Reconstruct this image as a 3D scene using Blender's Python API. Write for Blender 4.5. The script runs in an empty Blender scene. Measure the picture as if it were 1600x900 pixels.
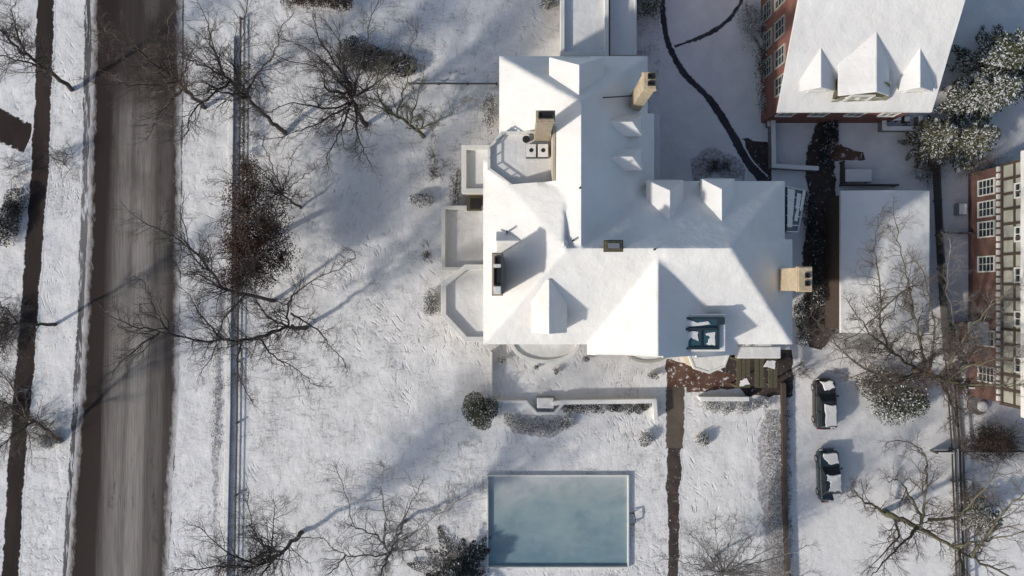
import bpy, bmesh, math, random
import numpy as np
from mathutils import Vector, Matrix
R = math.radians
random.seed(7)
rng = np.random.default_rng(7)

# ------------------------------------------------------------------ camera, sky, sun, exposure
H = 63.0            # flying height in metres
F = 1134.0          # focal length in photo pixels (photo 1600 wide)
sc = bpy.context.scene
cam_d = bpy.data.cameras.new('camera'); cam = bpy.data.objects.new('camera', cam_d)
sc.collection.objects.link(cam)
cam.location = (0, 0, H); cam.rotation_euler = (0, 0, 0)
cam_d.sensor_width = 36; cam_d.lens = 36 * F / 1600; cam_d.clip_end = 1000
sc.camera = cam
SUN_EL, SUN_AZ = R(27), R(30)       # light travels towards +x, +y (30 degrees above +x)
world = bpy.data.worlds.new('World'); sc.world = world; world.use_nodes = True
wn = world.node_tree.nodes; bg = wn['Background']
sky = wn.new('ShaderNodeTexSky'); sky.sky_type = 'NISHITA'; sky.sun_disc = False
sky.sun_elevation = SUN_EL; sky.sun_rotation = R(-120); sky.dust_density = 1.6; sky.ozone_density = .9
world.node_tree.links.new(sky.outputs[0], bg.inputs[0]); bg.inputs[1].default_value = 0.135
sl = bpy.data.lights.new('sun', 'SUN'); sl.energy = 3.35; sl.angle = R(2.6); sl.color = (1.0, 0.935, 0.85)
so = bpy.data.objects.new('sun', sl); sc.collection.objects.link(so)
Lt = Vector((math.cos(SUN_AZ) * math.cos(SUN_EL), math.sin(SUN_AZ) * math.cos(SUN_EL), -math.sin(SUN_EL)))
so.rotation_euler = Lt.to_track_quat('-Z', 'Y').to_euler(); so.location = (-60, -40, 60)
sc.view_settings.view_transform = 'Standard'; sc.view_settings.look = 'None'
sc.view_settings.exposure = 0.0; sc.view_settings.gamma = 1.0

col = sc.collection
def P(px, py, z=0.0):
    k = (H - z) / F
    return Vector(((px - 800) * k, (450 - py) * k, z))

# ------------------------------------------------------------------ materials
def mat(name, base, rough=0.8, metallic=0.0):
    m = bpy.data.materials.new(name); m.use_nodes = True
    b = m.node_tree.nodes['Principled BSDF']
    b.inputs['Base Color'].default_value = (*base, 1); b.inputs['Roughness'].default_value = rough
    b.inputs['Metallic'].default_value = metallic
    return m
class NT:
    def __init__(s, m): s.m = m; s.t = m.node_tree; s.n = s.t.nodes; s.b = s.n['Principled BSDF']
    def new(s, k, **kw):
        x = s.n.new(k)
        for a, v in kw.items(): setattr(x, a, v)
        return x
    def link(s, a, b): s.t.links.new(a, b)
    def noise(s, scale, detail=6, rough=.6, vec=None, dist=0.0):
        x = s.new('ShaderNodeTexNoise'); x.inputs['Scale'].default_value = scale
        x.inputs['Detail'].default_value = detail; x.inputs['Roughness'].default_value = rough
        x.inputs['Distortion'].default_value = dist
        if vec is not None: s.link(vec, x.inputs['Vector'])
        return x.outputs['Fac']
    def ramp(s, fac, stops):
        r = s.new('ShaderNodeValToRGB'); e = r.color_ramp.elements
        while len(e) < len(stops): e.new(0.5)
        for i, (p, c) in enumerate(stops):
            e[i].position = p; e[i].color = (c, c, c, 1) if isinstance(c, (int, float)) else (*c, 1)
        s.link(fac, r.inputs[0]); return r.outputs[0]
    def mix(s, fac, a, b, blend='MIX'):
        x = s.new('ShaderNodeMix'); x.data_type = 'RGBA'; x.blend_type = blend
        for i, v in ((6, a), (7, b)):
            if isinstance(v, tuple): x.inputs[i].default_value = (*v, 1)
            else: s.link(v, x.inputs[i])
        if isinstance(fac, (int, float)): x.inputs[0].default_value = fac
        else: s.link(fac, x.inputs[0])
        return x.outputs[2]
    def math(s, op, a, b=0.0):
        x = s.new('ShaderNodeMath', operation=op)
        for i, v in ((0, a), (1, b)):
            if isinstance(v, (int, float)): x.inputs[i].default_value = v
            else: s.link(v, x.inputs[i])
        return x.outputs[0]
    def coords(s, scale=(1, 1, 1), loc=(0, 0, 0), rot=(0, 0, 0)):
        g = s.new('ShaderNodeNewGeometry'); mp = s.new('ShaderNodeMapping')
        mp.inputs['Scale'].default_value = scale; mp.inputs['Location'].default_value = loc; mp.inputs['Rotation'].default_value = rot
        s.link(g.outputs['Position'], mp.inputs['Vector']); return mp.outputs[0]
    def bump(s, h, strength=.5, dist=.1, prev=None):
        x = s.new('ShaderNodeBump'); x.inputs['Strength'].default_value = strength; x.inputs['Distance'].default_value = dist
        s.link(h, x.inputs['Height'])
        if prev is not None: s.link(prev, x.inputs['Normal'])
        s.link(x.outputs[0], s.b.inputs['Normal']); return x.outputs[0]
    def base(s, c): s.link(c, s.b.inputs['Base Color'])

SNOWC = (0.80, 0.81, 0.83)
M = {}
def mk_snow():
    m = mat('roof_snow', SNOWC, .75); n = NT(m); p = n.coords()
    a = n.noise(.35, 4, .55, p); n.base(n.mix(n.ramp(a, [(.3, 0), (.7, 1)]), (.66, .65, .63), (.74, .735, .71)))
    h = n.math('ADD', n.noise(.8, 3, .5, p), n.math('MULTIPLY', n.noise(7, 4, .6, p), .12))
    n.bump(h, .55, .22); return m
M['snow'] = mk_snow()
def mk_lawn():
    m = mat('lawn_snow', SNOWC, .85); n = NT(m); p = n.coords()
    big = n.noise(.07, 5, .6, p)
    mid = n.noise(.45, 6, .65, p)
    streak = n.noise(2.6, 5, .7, n.coords((1.0, .28, 1), rot=(0, 0, R(38))), .6)
    streak2 = n.noise(2.6, 5, .7, n.coords((.25, 1.0, 1), rot=(0, 0, R(10))), .6)
    fine = n.noise(7, 6, .75, p, .4)
    c = n.mix(n.ramp(mid, [(.35, 0), (.65, 1)]), (.65, .645, .64), (.775, .77, .76))
    cover = n.math('ADD', n.math('MULTIPLY', fine, .55), n.math('MULTIPLY', n.math('MINIMUM', streak, streak2), .6))
    cover = n.math('ADD', cover, n.math('MULTIPLY', n.math('SUBTRACT', big, .5), .35))
    cover = n.math('ADD', cover, n.math('MULTIPLY', n.math('SUBTRACT', mid, .5), .22))
    f = n.ramp(cover, [(.395, 1), (.53, 0)])
    n.base(n.mix(f, c, (.30, .285, .27)))
    h = n.math('ADD', n.math('MULTIPLY', streak, .45), n.math('MULTIPLY', fine, .35))
    def feet(sc_, rot, stretch, seed, lo):
        w = n.new('ShaderNodeTexNoise'); w.inputs['Scale'].default_value = .12; w.inputs['Detail'].default_value = 2; n.link(p, w.inputs['Vector'])
        cc = n.new('ShaderNodeVectorMath', operation='MULTIPLY_ADD'); n.link(w.outputs['Color'], cc.inputs[0]); cc.inputs[1].default_value = (9, 9, 0)
        n.link(n.coords((1, 1, 1), loc=(seed, seed * 2, 0), rot=(0, 0, R(rot))), cc.inputs[2])
        mp = n.new('ShaderNodeMapping'); mp.inputs['Scale'].default_value = stretch; n.link(cc.outputs[0], mp.inputs['Vector'])
        v = n.new('ShaderNodeTexVoronoi'); v.inputs['Scale'].default_value = sc_; v.inputs['Randomness'].default_value = 1; n.link(mp.outputs[0], v.inputs['Vector'])
        d = n.ramp(v.outputs['Distance'], [(.16, 0), (.34, 1)])
        msk = n.ramp(n.noise(.10, 4, .55, n.coords(loc=(seed, 0, 0))), [(lo, 0), (lo + .08, 1)])
        return n.math('MULTIPLY', n.math('SUBTRACT', 1, d), msk)
    ft = n.math('MAXIMUM', feet(2.9, 20, (1, .45, 1), 3, .50), feet(2.4, -40, (1, .36, 1), 11, .51))
    ft = n.math('MULTIPLY', ft, n.ramp(n.noise(1.1, 4, .6, n.coords(loc=(2, 7, 0))), [(.38, .15), (.6, 1)]))
    n.base(n.mix(n.math('MULTIPLY', ft, .42), n.b.inputs['Base Color'].links[0].from_socket, (.42, .41, .405)))
    b1 = n.bump(n.noise(.5, 3, .5, p), .5, .35)
    b2 = n.bump(n.math('SUBTRACT', 1, ft), .7, .07, b1)
    n.bump(h, .6, .11, b2); return m
M['lawn'] = mk_lawn()
def mk_yard():
    m = mat('yard_snow', SNOWC, .85); n = NT(m); p = n.coords()
    fine = n.noise(4, 7, .75, p, .4); mid = n.noise(.6, 5, .6, p)
    c = n.mix(n.ramp(mid, [(.3, 0), (.7, 1)]), (.66, .65, .64), (.78, .77, .75))
    n.base(n.mix(n.ramp(fine, [(.27, 1), (.40, 0)]), c, (.32, .31, .30)))
    n.bump(n.math('ADD', n.math('MULTIPLY', fine, .3), mid), .5, .2); return m
M['yard'] = mk_yard()
def mk_road():
    m = mat('wet_asphalt', (.06, .055, .05), .8); n = NT(m); n.b.inputs['Specular IOR Level'].default_value = .15
    g = n.new('ShaderNodeNewGeometry'); sp = n.new('ShaderNodeSeparateXYZ'); n.link(g.outputs['Position'], sp.inputs[0])
    st = n.noise(1.6, 6, .7, n.coords((1.6, .035, 1)))
    st2 = n.noise(5, 4, .7, n.coords((1.5, .05, 1)))
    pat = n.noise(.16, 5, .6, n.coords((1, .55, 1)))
    # dry salted band down the carriageway, dark along the left side : position across the road
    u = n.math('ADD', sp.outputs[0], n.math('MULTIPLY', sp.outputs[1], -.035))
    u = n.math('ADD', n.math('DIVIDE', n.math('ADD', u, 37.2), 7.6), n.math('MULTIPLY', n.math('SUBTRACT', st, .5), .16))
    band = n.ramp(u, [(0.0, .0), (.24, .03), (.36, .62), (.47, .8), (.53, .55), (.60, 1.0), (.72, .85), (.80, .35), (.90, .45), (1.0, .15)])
    tree_shade = n.ramp(n.math('ADD', n.math('DIVIDE', sp.outputs[1], 50), n.math('MULTIPLY', pat, 1.0)), [(.62, 1), (.95, .12)])  # tree shade painted into the asphalt colour towards the north end
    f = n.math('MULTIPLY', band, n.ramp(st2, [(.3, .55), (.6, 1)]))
    f = n.math('MULTIPLY', f, tree_shade)
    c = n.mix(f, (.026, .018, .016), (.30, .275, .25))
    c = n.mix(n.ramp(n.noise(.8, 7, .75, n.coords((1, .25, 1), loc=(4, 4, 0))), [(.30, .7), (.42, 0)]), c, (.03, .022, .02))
    edge = n.ramp(u, [(0.0, .75), (.05, 0), (.93, 0), (1.0, .9)])
    at = n.new('ShaderNodeAttribute'); at.attribute_name = 'edge'
    e = n.math('ADD', at.outputs['Fac'], n.math('MULTIPLY', n.math('SUBTRACT', n.noise(2.2, 7, .75, n.coords((1, .3, 1), loc=(9, 1, 0))), .5), 1.6))
    c = n.mix(n.ramp(e, [(.35, 0), (.95, 1)]), c, (.48, .465, .455))
    n.base(c)
    fine = n.noise(9, 4, .7, n.coords())
    n.bump(fine, .3, .02); return m
M['road'] = mk_road()
def mk_ground(name, dark, light, snow_at, scale=3.0, stretch=(1, 1, 1), soft=.07):
    m = mat(name, dark, .95); n = NT(m); p = n.coords(stretch); n.b.inputs['Specular IOR Level'].default_value = .1
    a = n.noise(scale, 7, .7, p, .3); b = n.noise(scale * .3, 5, .6, p)
    c = n.mix(n.ramp(b, [(.3, 0), (.7, 1)]), dark, light)
    c = n.mix(n.ramp(a, [(snow_at, 0), (snow_at + soft, 1)]), c, (.62, .62, .64))
    at = n.new('ShaderNodeAttribute'); at.attribute_name = 'edge'
    e = n.math('ADD', at.outputs['Fac'], n.math('MULTIPLY', n.math('SUBTRACT', n.noise(3.5, 6, .7, n.coords(loc=(7, 3, 1))), .5), 1.5))
    n.base(n.mix(n.ramp(e, [(.46, 0), (.62, 1)]), c, (.68, .675, .67)))
    n.bump(a, .6, .06); return m
M['pave_dark'] = mk_ground('bare_pavement', (.022, .017, .016), (.05, .038, .034), .70, 1.2, (1, .25, 1))
M['path_dark'] = mk_ground('garden_path_earth', (.035, .035, .045), (.07, .065, .07), .74)
M['earth'] = mk_ground('damp_earth', (.035, .03, .03), (.09, .07, .06), .60)
M['bed'] = mk_ground('planting_bed', (.22, .20, .19), (.34, .32, .31), .40, 4.0, soft=.22)
M['forecourt'] = mk_ground('brick_forecourt', (.085, .042, .03), (.16, .10, .075), .55, 2.2)
M['walk'] = mk_ground('stone_walk', (.085, .07, .055), (.15, .125, .10), .68, 2.0)
M['kerb'] = mk_ground('kerb_slush', (.06, .055, .055), (.20, .19, .185), .52, 3.0, (1, .12, 1))
def mk_brick(name, c1, c2, scale=5.0):
    m = mat(name, c1, .9); n = NT(m)
    g = n.new('ShaderNodeNewGeometry'); sp = n.new('ShaderNodeSeparateXYZ'); n.link(g.outputs['Position'], sp.inputs[0])
    cb = n.new('ShaderNodeCombineXYZ'); n.link(n.math('ADD', sp.outputs[0], sp.outputs[1]), cb.inputs[0]); n.link(sp.outputs[2], cb.inputs[1])
    br = n.new('ShaderNodeTexBrick'); br.inputs['Scale'].default_value = scale
    br.inputs['Color1'].default_value = (*c1, 1); br.inputs['Color2'].default_value = (*c2, 1); br.inputs['Mortar'].default_value = (.32, .28, .25, 1)
    br.inputs['Mortar Size'].default_value = .012; n.link(cb.outputs[0], br.inputs[0])
    n.base(n.mix(n.ramp(n.noise(1.2, 5, .6, n.coords()), [(.35, 0), (.75, .5)]), br.outputs[0], (c1[0] * .5, c1[1] * .5, c1[2] * .5)))
    n.bump(br.outputs[1], .3, .01); return m
M['brick'] = mk_brick('red_brick', (.17, .052, .034), (.24, .075, .048))
M['brick_dk'] = mk_brick('brown_brick', (.11, .045, .035), (.16, .065, .048))
def mk_wood(name, c, var=.5):
    m = mat(name, c, .8); n = NT(m)
    a = n.noise(2, 6, .7, n.coords((6, 6, .8)))
    n.base(n.mix(n.ramp(a, [(.3, 0), (.7, 1)]), tuple(x * (1 - var) for x in c), c)); n.bump(a, .3, .02); return m
def mk_stucco(name, c, var=.25, sc_=.9):
    m = mat(name, c, .85); n = NT(m); a = n.noise(sc_, 7, .7, n.coords()); b = n.noise(14, 4, .6, n.coords())
    n.base(n.mix(n.ramp(a, [(.3, 0), (.7, 1)]), tuple(x * (1 - var) for x in c), c)); n.bump(b, .3, .02); return m
M['cream'] = mk_stucco('cream_stucco', (.55, .48, .36))
M['tan'] = mk_brick('tan_chimney_brick', (.40, .33, .23), (.26, .215, .16), 3.2)
M['cream_brick'] = mk_brick('cream_chimney_brick', (.58, .47, .31), (.42, .34, .23), 3.2)
M['trim'] = mk_stucco('white_trim', (.72, .72, .68), .15)
M['olive'] = mk_wood('olive_timber', (.13, .12, .07), .7)
M['greentrim'] = mk_stucco('pale_green_trim', (.40, .40, .34), .2)
M['black'] = mat('soot_black', (.012, .012, .012), .7)
M['timber'] = mk_wood('dark_timber', (.09, .065, .05))
M['fence'] = mk_wood('grey_fence_wood', (.11, .105, .10))
M['stone'] = mk_stucco('wall_stone', (.26, .25, .24), .5, 3)
M['metal'] = mat('grey_metal', (.30, .31, .32), .45, .6)
M['leadmetal'] = mat('dark_lead', (.05, .07, .08), .4, .5)
M['glass'] = mat('dark_glass', (.02, .03, .035), .08)
M['tealglass'] = mat('teal_glass', (.04, .09, .115), .2)
M['tyre'] = mat('tyre_rubber', (.02, .02, .02), .9)
M['rim'] = mat('alloy_rim', (.4, .4, .42), .35, .8)
M['redlamp'] = mat('red_lamp_lens', (.35, .02, .02), .2)
M['lamp'] = mat('clear_lamp_lens', (.6, .62, .65), .15)
def car_paint(name, c):
    m = mat(name, c, .3); b = m.node_tree.nodes['Principled BSDF']; b.inputs['Coat Weight'].default_value = .6
    n = NT(m); n.base(n.mix(n.ramp(n.noise(5, 6, .7, n.coords()), [(.55, 0), (.8, .5)]), c, (.35, .35, .36))); return m
M['paint_black'] = car_paint('black_car_paint', (.02, .018, .018))
M['paint_teal'] = car_paint('dark_teal_car_paint', (.012, .028, .038))
def mk_ice():
    m = mat('pool_ice', (.2, .35, .42), .35); n = NT(m)
    a = n.noise(.16, 5, .6, n.coords((1, 1.2, 1)), .8); b = n.noise(.9, 6, .7, n.coords((.5, 2.0, 1), rot=(0, 0, R(-15))), .5)
    g = n.new('ShaderNodeNewGeometry'); sp = n.new('ShaderNodeSeparateXYZ'); n.link(g.outputs['Position'], sp.inputs[0])
    # thin dusting of snow blown towards the north edge of the ice
    v = n.math('DIVIDE', n.math('ADD', sp.outputs[1], 24.2), 8.0)
    v = n.math('ADD', v, n.math('MULTIPLY', n.math('SUBTRACT', a, .5), 1.3))
    c = n.ramp(v, [(0.0, (.15, .25, .29)), (.45, (.225, .31, .33)), (.75, (.31, .37, .375)), (1.0, (.45, .475, .475))])
    c = n.mix(n.ramp(b, [(.45, 0), (.75, .3)]), c, (.36, .41, .42))
    c = n.mix(n.ramp(n.noise(.5, 5, .6, n.coords((1, 1, 1), loc=(3, 8, 0))), [(.3, .35), (.5, 0)]), c, (.09, .16, .20))
    n.base(c); n.bump(b, .15, .02); return m
M['ice'] = mk_ice()
def mk_bark(name, dark, light, snow=.35):
    m = mat(name, dark, .95); n = NT(m); a = n.noise(3, 5, .6, n.coords())
    c = n.mix(n.ramp(a, [(.3, 0), (.7, 1)]), dark, light)
    g = n.new('ShaderNodeNewGeometry'); sp = n.new('ShaderNodeSeparateXYZ'); n.link(g.outputs['True Normal'], sp.inputs[0])
    up = n.ramp(sp.outputs[2], [(.72, 0), (.95, 1)])
    patch = n.ramp(n.noise(.8, 4, .6, n.coords(loc=(5, 5, 5))), [(.62 - snow * .3, 0), (.70 - snow * .3, 1)])
    f = n.math('MULTIPLY', n.math('MULTIPLY', up, patch), .6)
    n.base(n.mix(f, c, (.6, .6, .62))); return m
M['bark'] = mk_bark('dark_bark', (.042, .034, .031), (.09, .075, .066), .1)
M['bark_warm'] = mk_bark('brown_bark', (.06, .045, .035), (.13, .10, .085), .15)
M['bark_moss'] = mk_bark('mossy_bark', (.055, .055, .035), (.15, .145, .09), .2)
M['bark_grey'] = mk_bark('grey_bark', (.09, .085, .085), (.20, .19, .18), .3)
def mk_leaf(name, cols, snow=0.0):
    m = mat(name, cols[0], .9); n = NT(m); g = n.new('ShaderNodeNewGeometry')
    rnd = g.outputs['Random Per Island']
    c = n.ramp(rnd, [(i / (len(cols) - 1), x) for i, x in enumerate(cols)])
    if snow > 0:
        s1 = n.new('ShaderNodeMath', operation='FRACT'); n.link(n.math('MULTIPLY', rnd, 17.3), s1.inputs[0])
        pch = n.noise(.9, 4, .6, n.coords())
        thr = n.math('ADD', s1.outputs[0], n.math('MULTIPLY', n.math('SUBTRACT', pch, .5), 1.2))
        c = n.mix(n.ramp(thr, [(snow - .02, 1), (snow + .02, 0)]), c, (.66, .67, .68))
    n.base(c); return m
M['leaf_green'] = mk_leaf('evergreen_leaves', [(.018, .024, .014), (.04, .05, .025), (.075, .085, .045)], .08)
M['leaf_snowy'] = mk_leaf('snow_laden_needles', [(.022, .032, .012), (.05, .062, .026), (.09, .10, .045)], .34)
M['leaf_brown'] = mk_leaf('brown_beech_leaves', [(.030, .016, .011), (.06, .032, .021), (.11, .06, .04)], .0)
M['leaf_dark'] = mk_leaf('dark_needles', [(.012, .014, .014), (.025, .028, .028), (.05, .055, .05)], .05)
M['leaf_grey'] = mk_leaf('grey_brown_shrub', [(.07, .06, .055), (.13, .12, .10), (.24, .22, .19)], .50)
M['leaf_olive'] = mk_leaf('olive_needles', [(.04, .045, .02), (.09, .09, .045), (.14, .13, .08)], .22)

# ------------------------------------------------------------------ object helpers
def tag(o, label, cat=None, group=None, kind=None):
    if label: o['label'] = label
    if cat: o['category'] = cat
    if group: o['group'] = group
    if kind: o['kind'] = kind
    return o
def thing(name, loc, label, cat, group=None, rz=0):
    o = bpy.data.objects.new(name, None); col.objects.link(o); o.location = loc; o.rotation_euler = (0, 0, rz)
    o.empty_display_size = .3
    return tag(o, label, cat, group)
class MB:
    """collects world-space geometry; build() links it as one mesh object"""
    def __init__(s): s.v = []; s.f = []; s.m = []
    def face(s, pts, mi=0):
        i = len(s.v); s.v += [tuple(p) for p in pts]; s.f.append(tuple(range(i, i + len(pts)))); s.m.append(mi)
    def prism(s, pts, z0, z1, mi=0, mtop=None):
        pts = [(p[0], p[1]) for p in pts]
        if sum(pts[i][0] * pts[(i + 1) % len(pts)][1] - pts[(i + 1) % len(pts)][0] * pts[i][1] for i in range(len(pts))) < 0: pts = pts[::-1]
        n = len(pts); i = len(s.v)
        s.v += [(x, y, z0) for x, y in pts] + [(x, y, z1) for x, y in pts]
        s.f.append(tuple(range(i + n - 1, i - 1, -1))); s.m.append(mi)
        s.f.append(tuple(range(i + n, i + 2 * n))); s.m.append(mi if mtop is None else mtop)
        for k in range(n):
            s.f.append((i + k, i + (k + 1) % n, i + n + (k + 1) % n, i + n + k)); s.m.append(mi)
        return s
    def box(s, x0, x1, y0, y1, z0, z1, mi=0, mtop=None):
        return s.prism([(x0, y0), (x1, y0), (x1, y1), (x0, y1)], z0, z1, mi, mtop)
    def strip(s, pts, w, z0, z1, mi=0, closed=False, mtop=None):
        """wall of width w along a 2D polyline with mitred corners"""
        pts = [Vector((p[0], p[1])) for p in pts]; n = len(pts); L = []; Rr = []
        for i in range(n):
            a = pts[(i - 1) % n] if (closed or i > 0) else None; b = pts[(i + 1) % n] if (closed or i < n - 1) else None
            d1 = (pts[i] - a).normalized() if a is not None else None; d2 = (b - pts[i]).normalized() if b is not None else None
            if d1 is None: d1 = d2
            if d2 is None: d2 = d1
            n1 = Vector((-d1.y, d1.x)); n2 = Vector((-d2.y, d2.x)); m = n1 + n2
            if m.length < 1e-6: m = n1.copy()
            m.normalize(); q = (w / 2) / max(.3, m.dot(n1))
            L.append(pts[i] + m * q); Rr.append(pts[i] - m * q)
        b0 = len(s.v)
        for i in range(n): s.v += [(L[i].x, L[i].y, z0), (Rr[i].x, Rr[i].y, z0), (L[i].x, L[i].y, z1), (Rr[i].x, Rr[i].y, z1)]
        rng_ = range(n if closed else n - 1)
        for i in rng_:
            a = b0 + 4 * i; b = b0 + 4 * ((i + 1) % n)
            for f, mm in (((a + 2, a + 3, b + 3, b + 2), mi if mtop is None else mtop), ((a, b, b + 1, a + 1), mi), ((a, a + 2, b + 2, b), mi), ((a + 1, b + 1, b + 3, a + 3), mi)):
                s.f.append(f); s.m.append(mm)
        if not closed:
            for a, fl in ((b0, 0), (b0 + 4 * (n - 1), 1)):
                f = (a, a + 1, a + 3, a + 2); s.f.append(f[::-1] if fl else f); s.m.append(mi)
        return s
    def tube(s, pts, radii, n=6, cap=False, mi=0):
        pts = [Vector(p) for p in pts]; rings = []; up = Vector((.13, .29, .95)).normalized(); prevu = None
        for i, p in enumerate(pts):
            d = (pts[min(i + 1, len(pts) - 1)] - pts[max(i - 1, 0)])
            if d.length < 1e-9: d = Vector((0, 0, 1))
            d.normalize()
            if prevu is None:
                u = d.cross(up)
                if u.length < .05: u = d.cross(Vector((1, 0, 0)))
            else: u = prevu - d * prevu.dot(d)
            u.normalize(); prevu = u; w = d.cross(u); b = len(s.v); r = radii[i]
            for k in range(n):
                a = 2 * math.pi * k / n; c = math.cos(a) * r; q = math.sin(a) * r
                s.v.append((p.x + u.x * c + w.x * q, p.y + u.y * c + w.y * q, p.z + u.z * c + w.z * q))
            rings.append(b)
        for i in range(len(rings) - 1):
            a, b = rings[i], rings[i + 1]
            for k in range(n):
                s.f.append((a + k, a + (k + 1) % n, b + (k + 1) % n, b + k)); s.m.append(mi)
        if cap:
            s.f.append(tuple(rings[0] + k for k in range(n - 1, -1, -1))); s.m.append(mi)
            s.f.append(tuple(rings[-1] + k for k in range(n))); s.m.append(mi)
        return s
    def ball(s, c, r, seg=10, rings=6, sz=1.0, jit=0.0, mi=0, sx=1.0, sy=1.0):
        b = len(s.v); c = Vector(c)
        for i in range(rings + 1):
            t = math.pi * i / rings
            for k in range(seg):
                a = 2 * math.pi * k / seg; q = r * (1 + random.uniform(-jit, jit))
                s.v.append((c.x + q * sx * math.sin(t) * math.cos(a), c.y + q * sy * math.sin(t) * math.sin(a), c.z + q * sz * math.cos(t)))
        for i in range(rings):
            for k in range(seg):
                s.f.append((b + i * seg + k, b + (i + 1) * seg + k, b + (i + 1) * seg + (k + 1) % seg, b + i * seg + (k + 1) % seg)); s.m.append(mi)
        return s
    def build(s, name, mats, parent=None, smooth=False, bevel=0, seg=2):
        me = bpy.data.meshes.new(name)
        off = Vector((0, 0, 0)); v = s.v
        if parent is not None:
            mw = wmat(parent).inverted(); v = [tuple(mw @ Vector(q)) for q in s.v]
        me.from_pydata(v, [], s.f)
        if not isinstance(mats, (list, tuple)): mats = [mats]
        for m in mats: me.materials.append(m)
        if len(mats) > 1: me.polygons.foreach_set('material_index', s.m)
        if smooth: me.polygons.foreach_set('use_smooth', [True] * len(me.polygons))
        me.update()
        o = bpy.data.objects.new(name, me); col.objects.link(o)
        if parent is not None: o.parent = parent
        if bevel:
            b = o.modifiers.new('bevel', 'BEVEL'); b.width = bevel; b.segments = seg; b.limit_method = 'ANGLE'; b.angle_limit = R(25)
        return o
def wmat(o):
    m = Matrix.Identity(4)
    while o is not None:
        m = Matrix.LocRotScale(o.location, o.rotation_euler, o.scale) @ m; o = o.parent
    return m
def smoothpoly(pts, n=4):
    """catmull-rom through points"""
    pts = [Vector(p) for p in pts]; out = []
    for i in range(len(pts) - 1):
        p0 = pts[max(i - 1, 0)]; p1 = pts[i]; p2 = pts[i + 1]; p3 = pts[min(i + 2, len(pts) - 1)]
        for k in range(n):
            t = k / n
            out.append(.5 * ((2 * p1) + (p2 - p0) * t + (2 * p0 - 5 * p1 + 4 * p2 - p3) * t * t + (3 * p1 - p0 - 3 * p2 + p3) * t ** 3))
    out.append(pts[-1]); return out
def ribbon(name, pix, wpx, m, z=.004, jit=.08, kind='structure', label=None, step=.35, curve=True):
    """ground sheet along a polyline of (px,py); wpx width(s) in photo px"""
    if not isinstance(wpx, (list, tuple)): wpx = [wpx] * len(pix)
    pts = [P(x, y) for x, y in pix]; ctrl = [Vector((p.x, p.y, w / 18.0)) for p, w in zip(pts, wpx)]
    pl = smoothpoly(ctrl, 6) if curve and len(ctrl) > 2 else ctrl
    fine = [pl[0]]
    for a, b in zip(pl, pl[1:]):
        L = (Vector((b.x, b.y)) - Vector((a.x, a.y))).length; k = max(1, int(L / step))
        for i in range(1, k + 1): fine.append(a.lerp(b, i / k))
    mb = MB(); L_ = []; R_ = []
    jl = jr = 0
    for i, p in enumerate(fine):
        a = fine[max(i - 1, 0)]; b = fine[min(i + 1, len(fine) - 1)]; d = Vector((b.x - a.x, b.y - a.y)).normalized(); nn = Vector((-d.y, d.x))
        jl = .6 * jl + random.uniform(-jit, jit); jr = .6 * jr + random.uniform(-jit, jit)
        L_.append((p.x + nn.x * (p.z / 2 + jl), p.y + nn.y * (p.z / 2 + jl), z)); R_.append((p.x - nn.x * (p.z / 2 + jr), p.y - nn.y * (p.z / 2 + jr), z))
    n = len(fine); W_ = (0, .1, .22, .5, .78, .9, 1); ex = max(.12, min(.4, fine[0].z * .10))
    ev = []
    for wv in W_:
        for l_, r_ in zip(L_, R_):
            a = Vector(l_); b = Vector(r_); d = (b - a); d.normalize(); a = a - d * ex; b = b + d * ex
            q = a.lerp(b, wv); mb.v.append(tuple(q)); dist = min((q - a).length, (q - b).length); ev.append(max(0.0, 1 - dist / (2.2 * ex)))
    for k in range(len(W_) - 1):
        for i in range(n - 1): mb.f.append(((k + 1) * n + i, (k + 1) * n + i + 1, k * n + i + 1, k * n + i)); mb.m.append(0)
    o = mb.build(name, m); at = o.data.attributes.new('edge', 'FLOAT', 'POINT'); at.data.foreach_set('value', ev)
    tag(o, label, None, None, kind); return o
def patch(name, pix, m, z=.004, jit=.1, step=.4, kind='structure'):
    pts = [P(x, y) for x, y in pix]; out = []
    for i in range(len(pts)):
        a, b = pts[i], pts[(i + 1) % len(pts)]; k = max(1, int((b - a).length / step))
        for j in range(k):
            q = a.lerp(b, j / k); out.append((q.x + random.uniform(-jit, jit), q.y + random.uniform(-jit, jit), z))
    area = sum(out[i][0] * out[(i + 1) % len(out)][1] - out[(i + 1) % len(out)][0] * out[i][1] for i in range(len(out)))
    if area < 0: out = out[::-1]
    mb = MB(); mb.face(out); o = mb.build(name, m); tag(o, None, None, None, kind); return o

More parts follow.
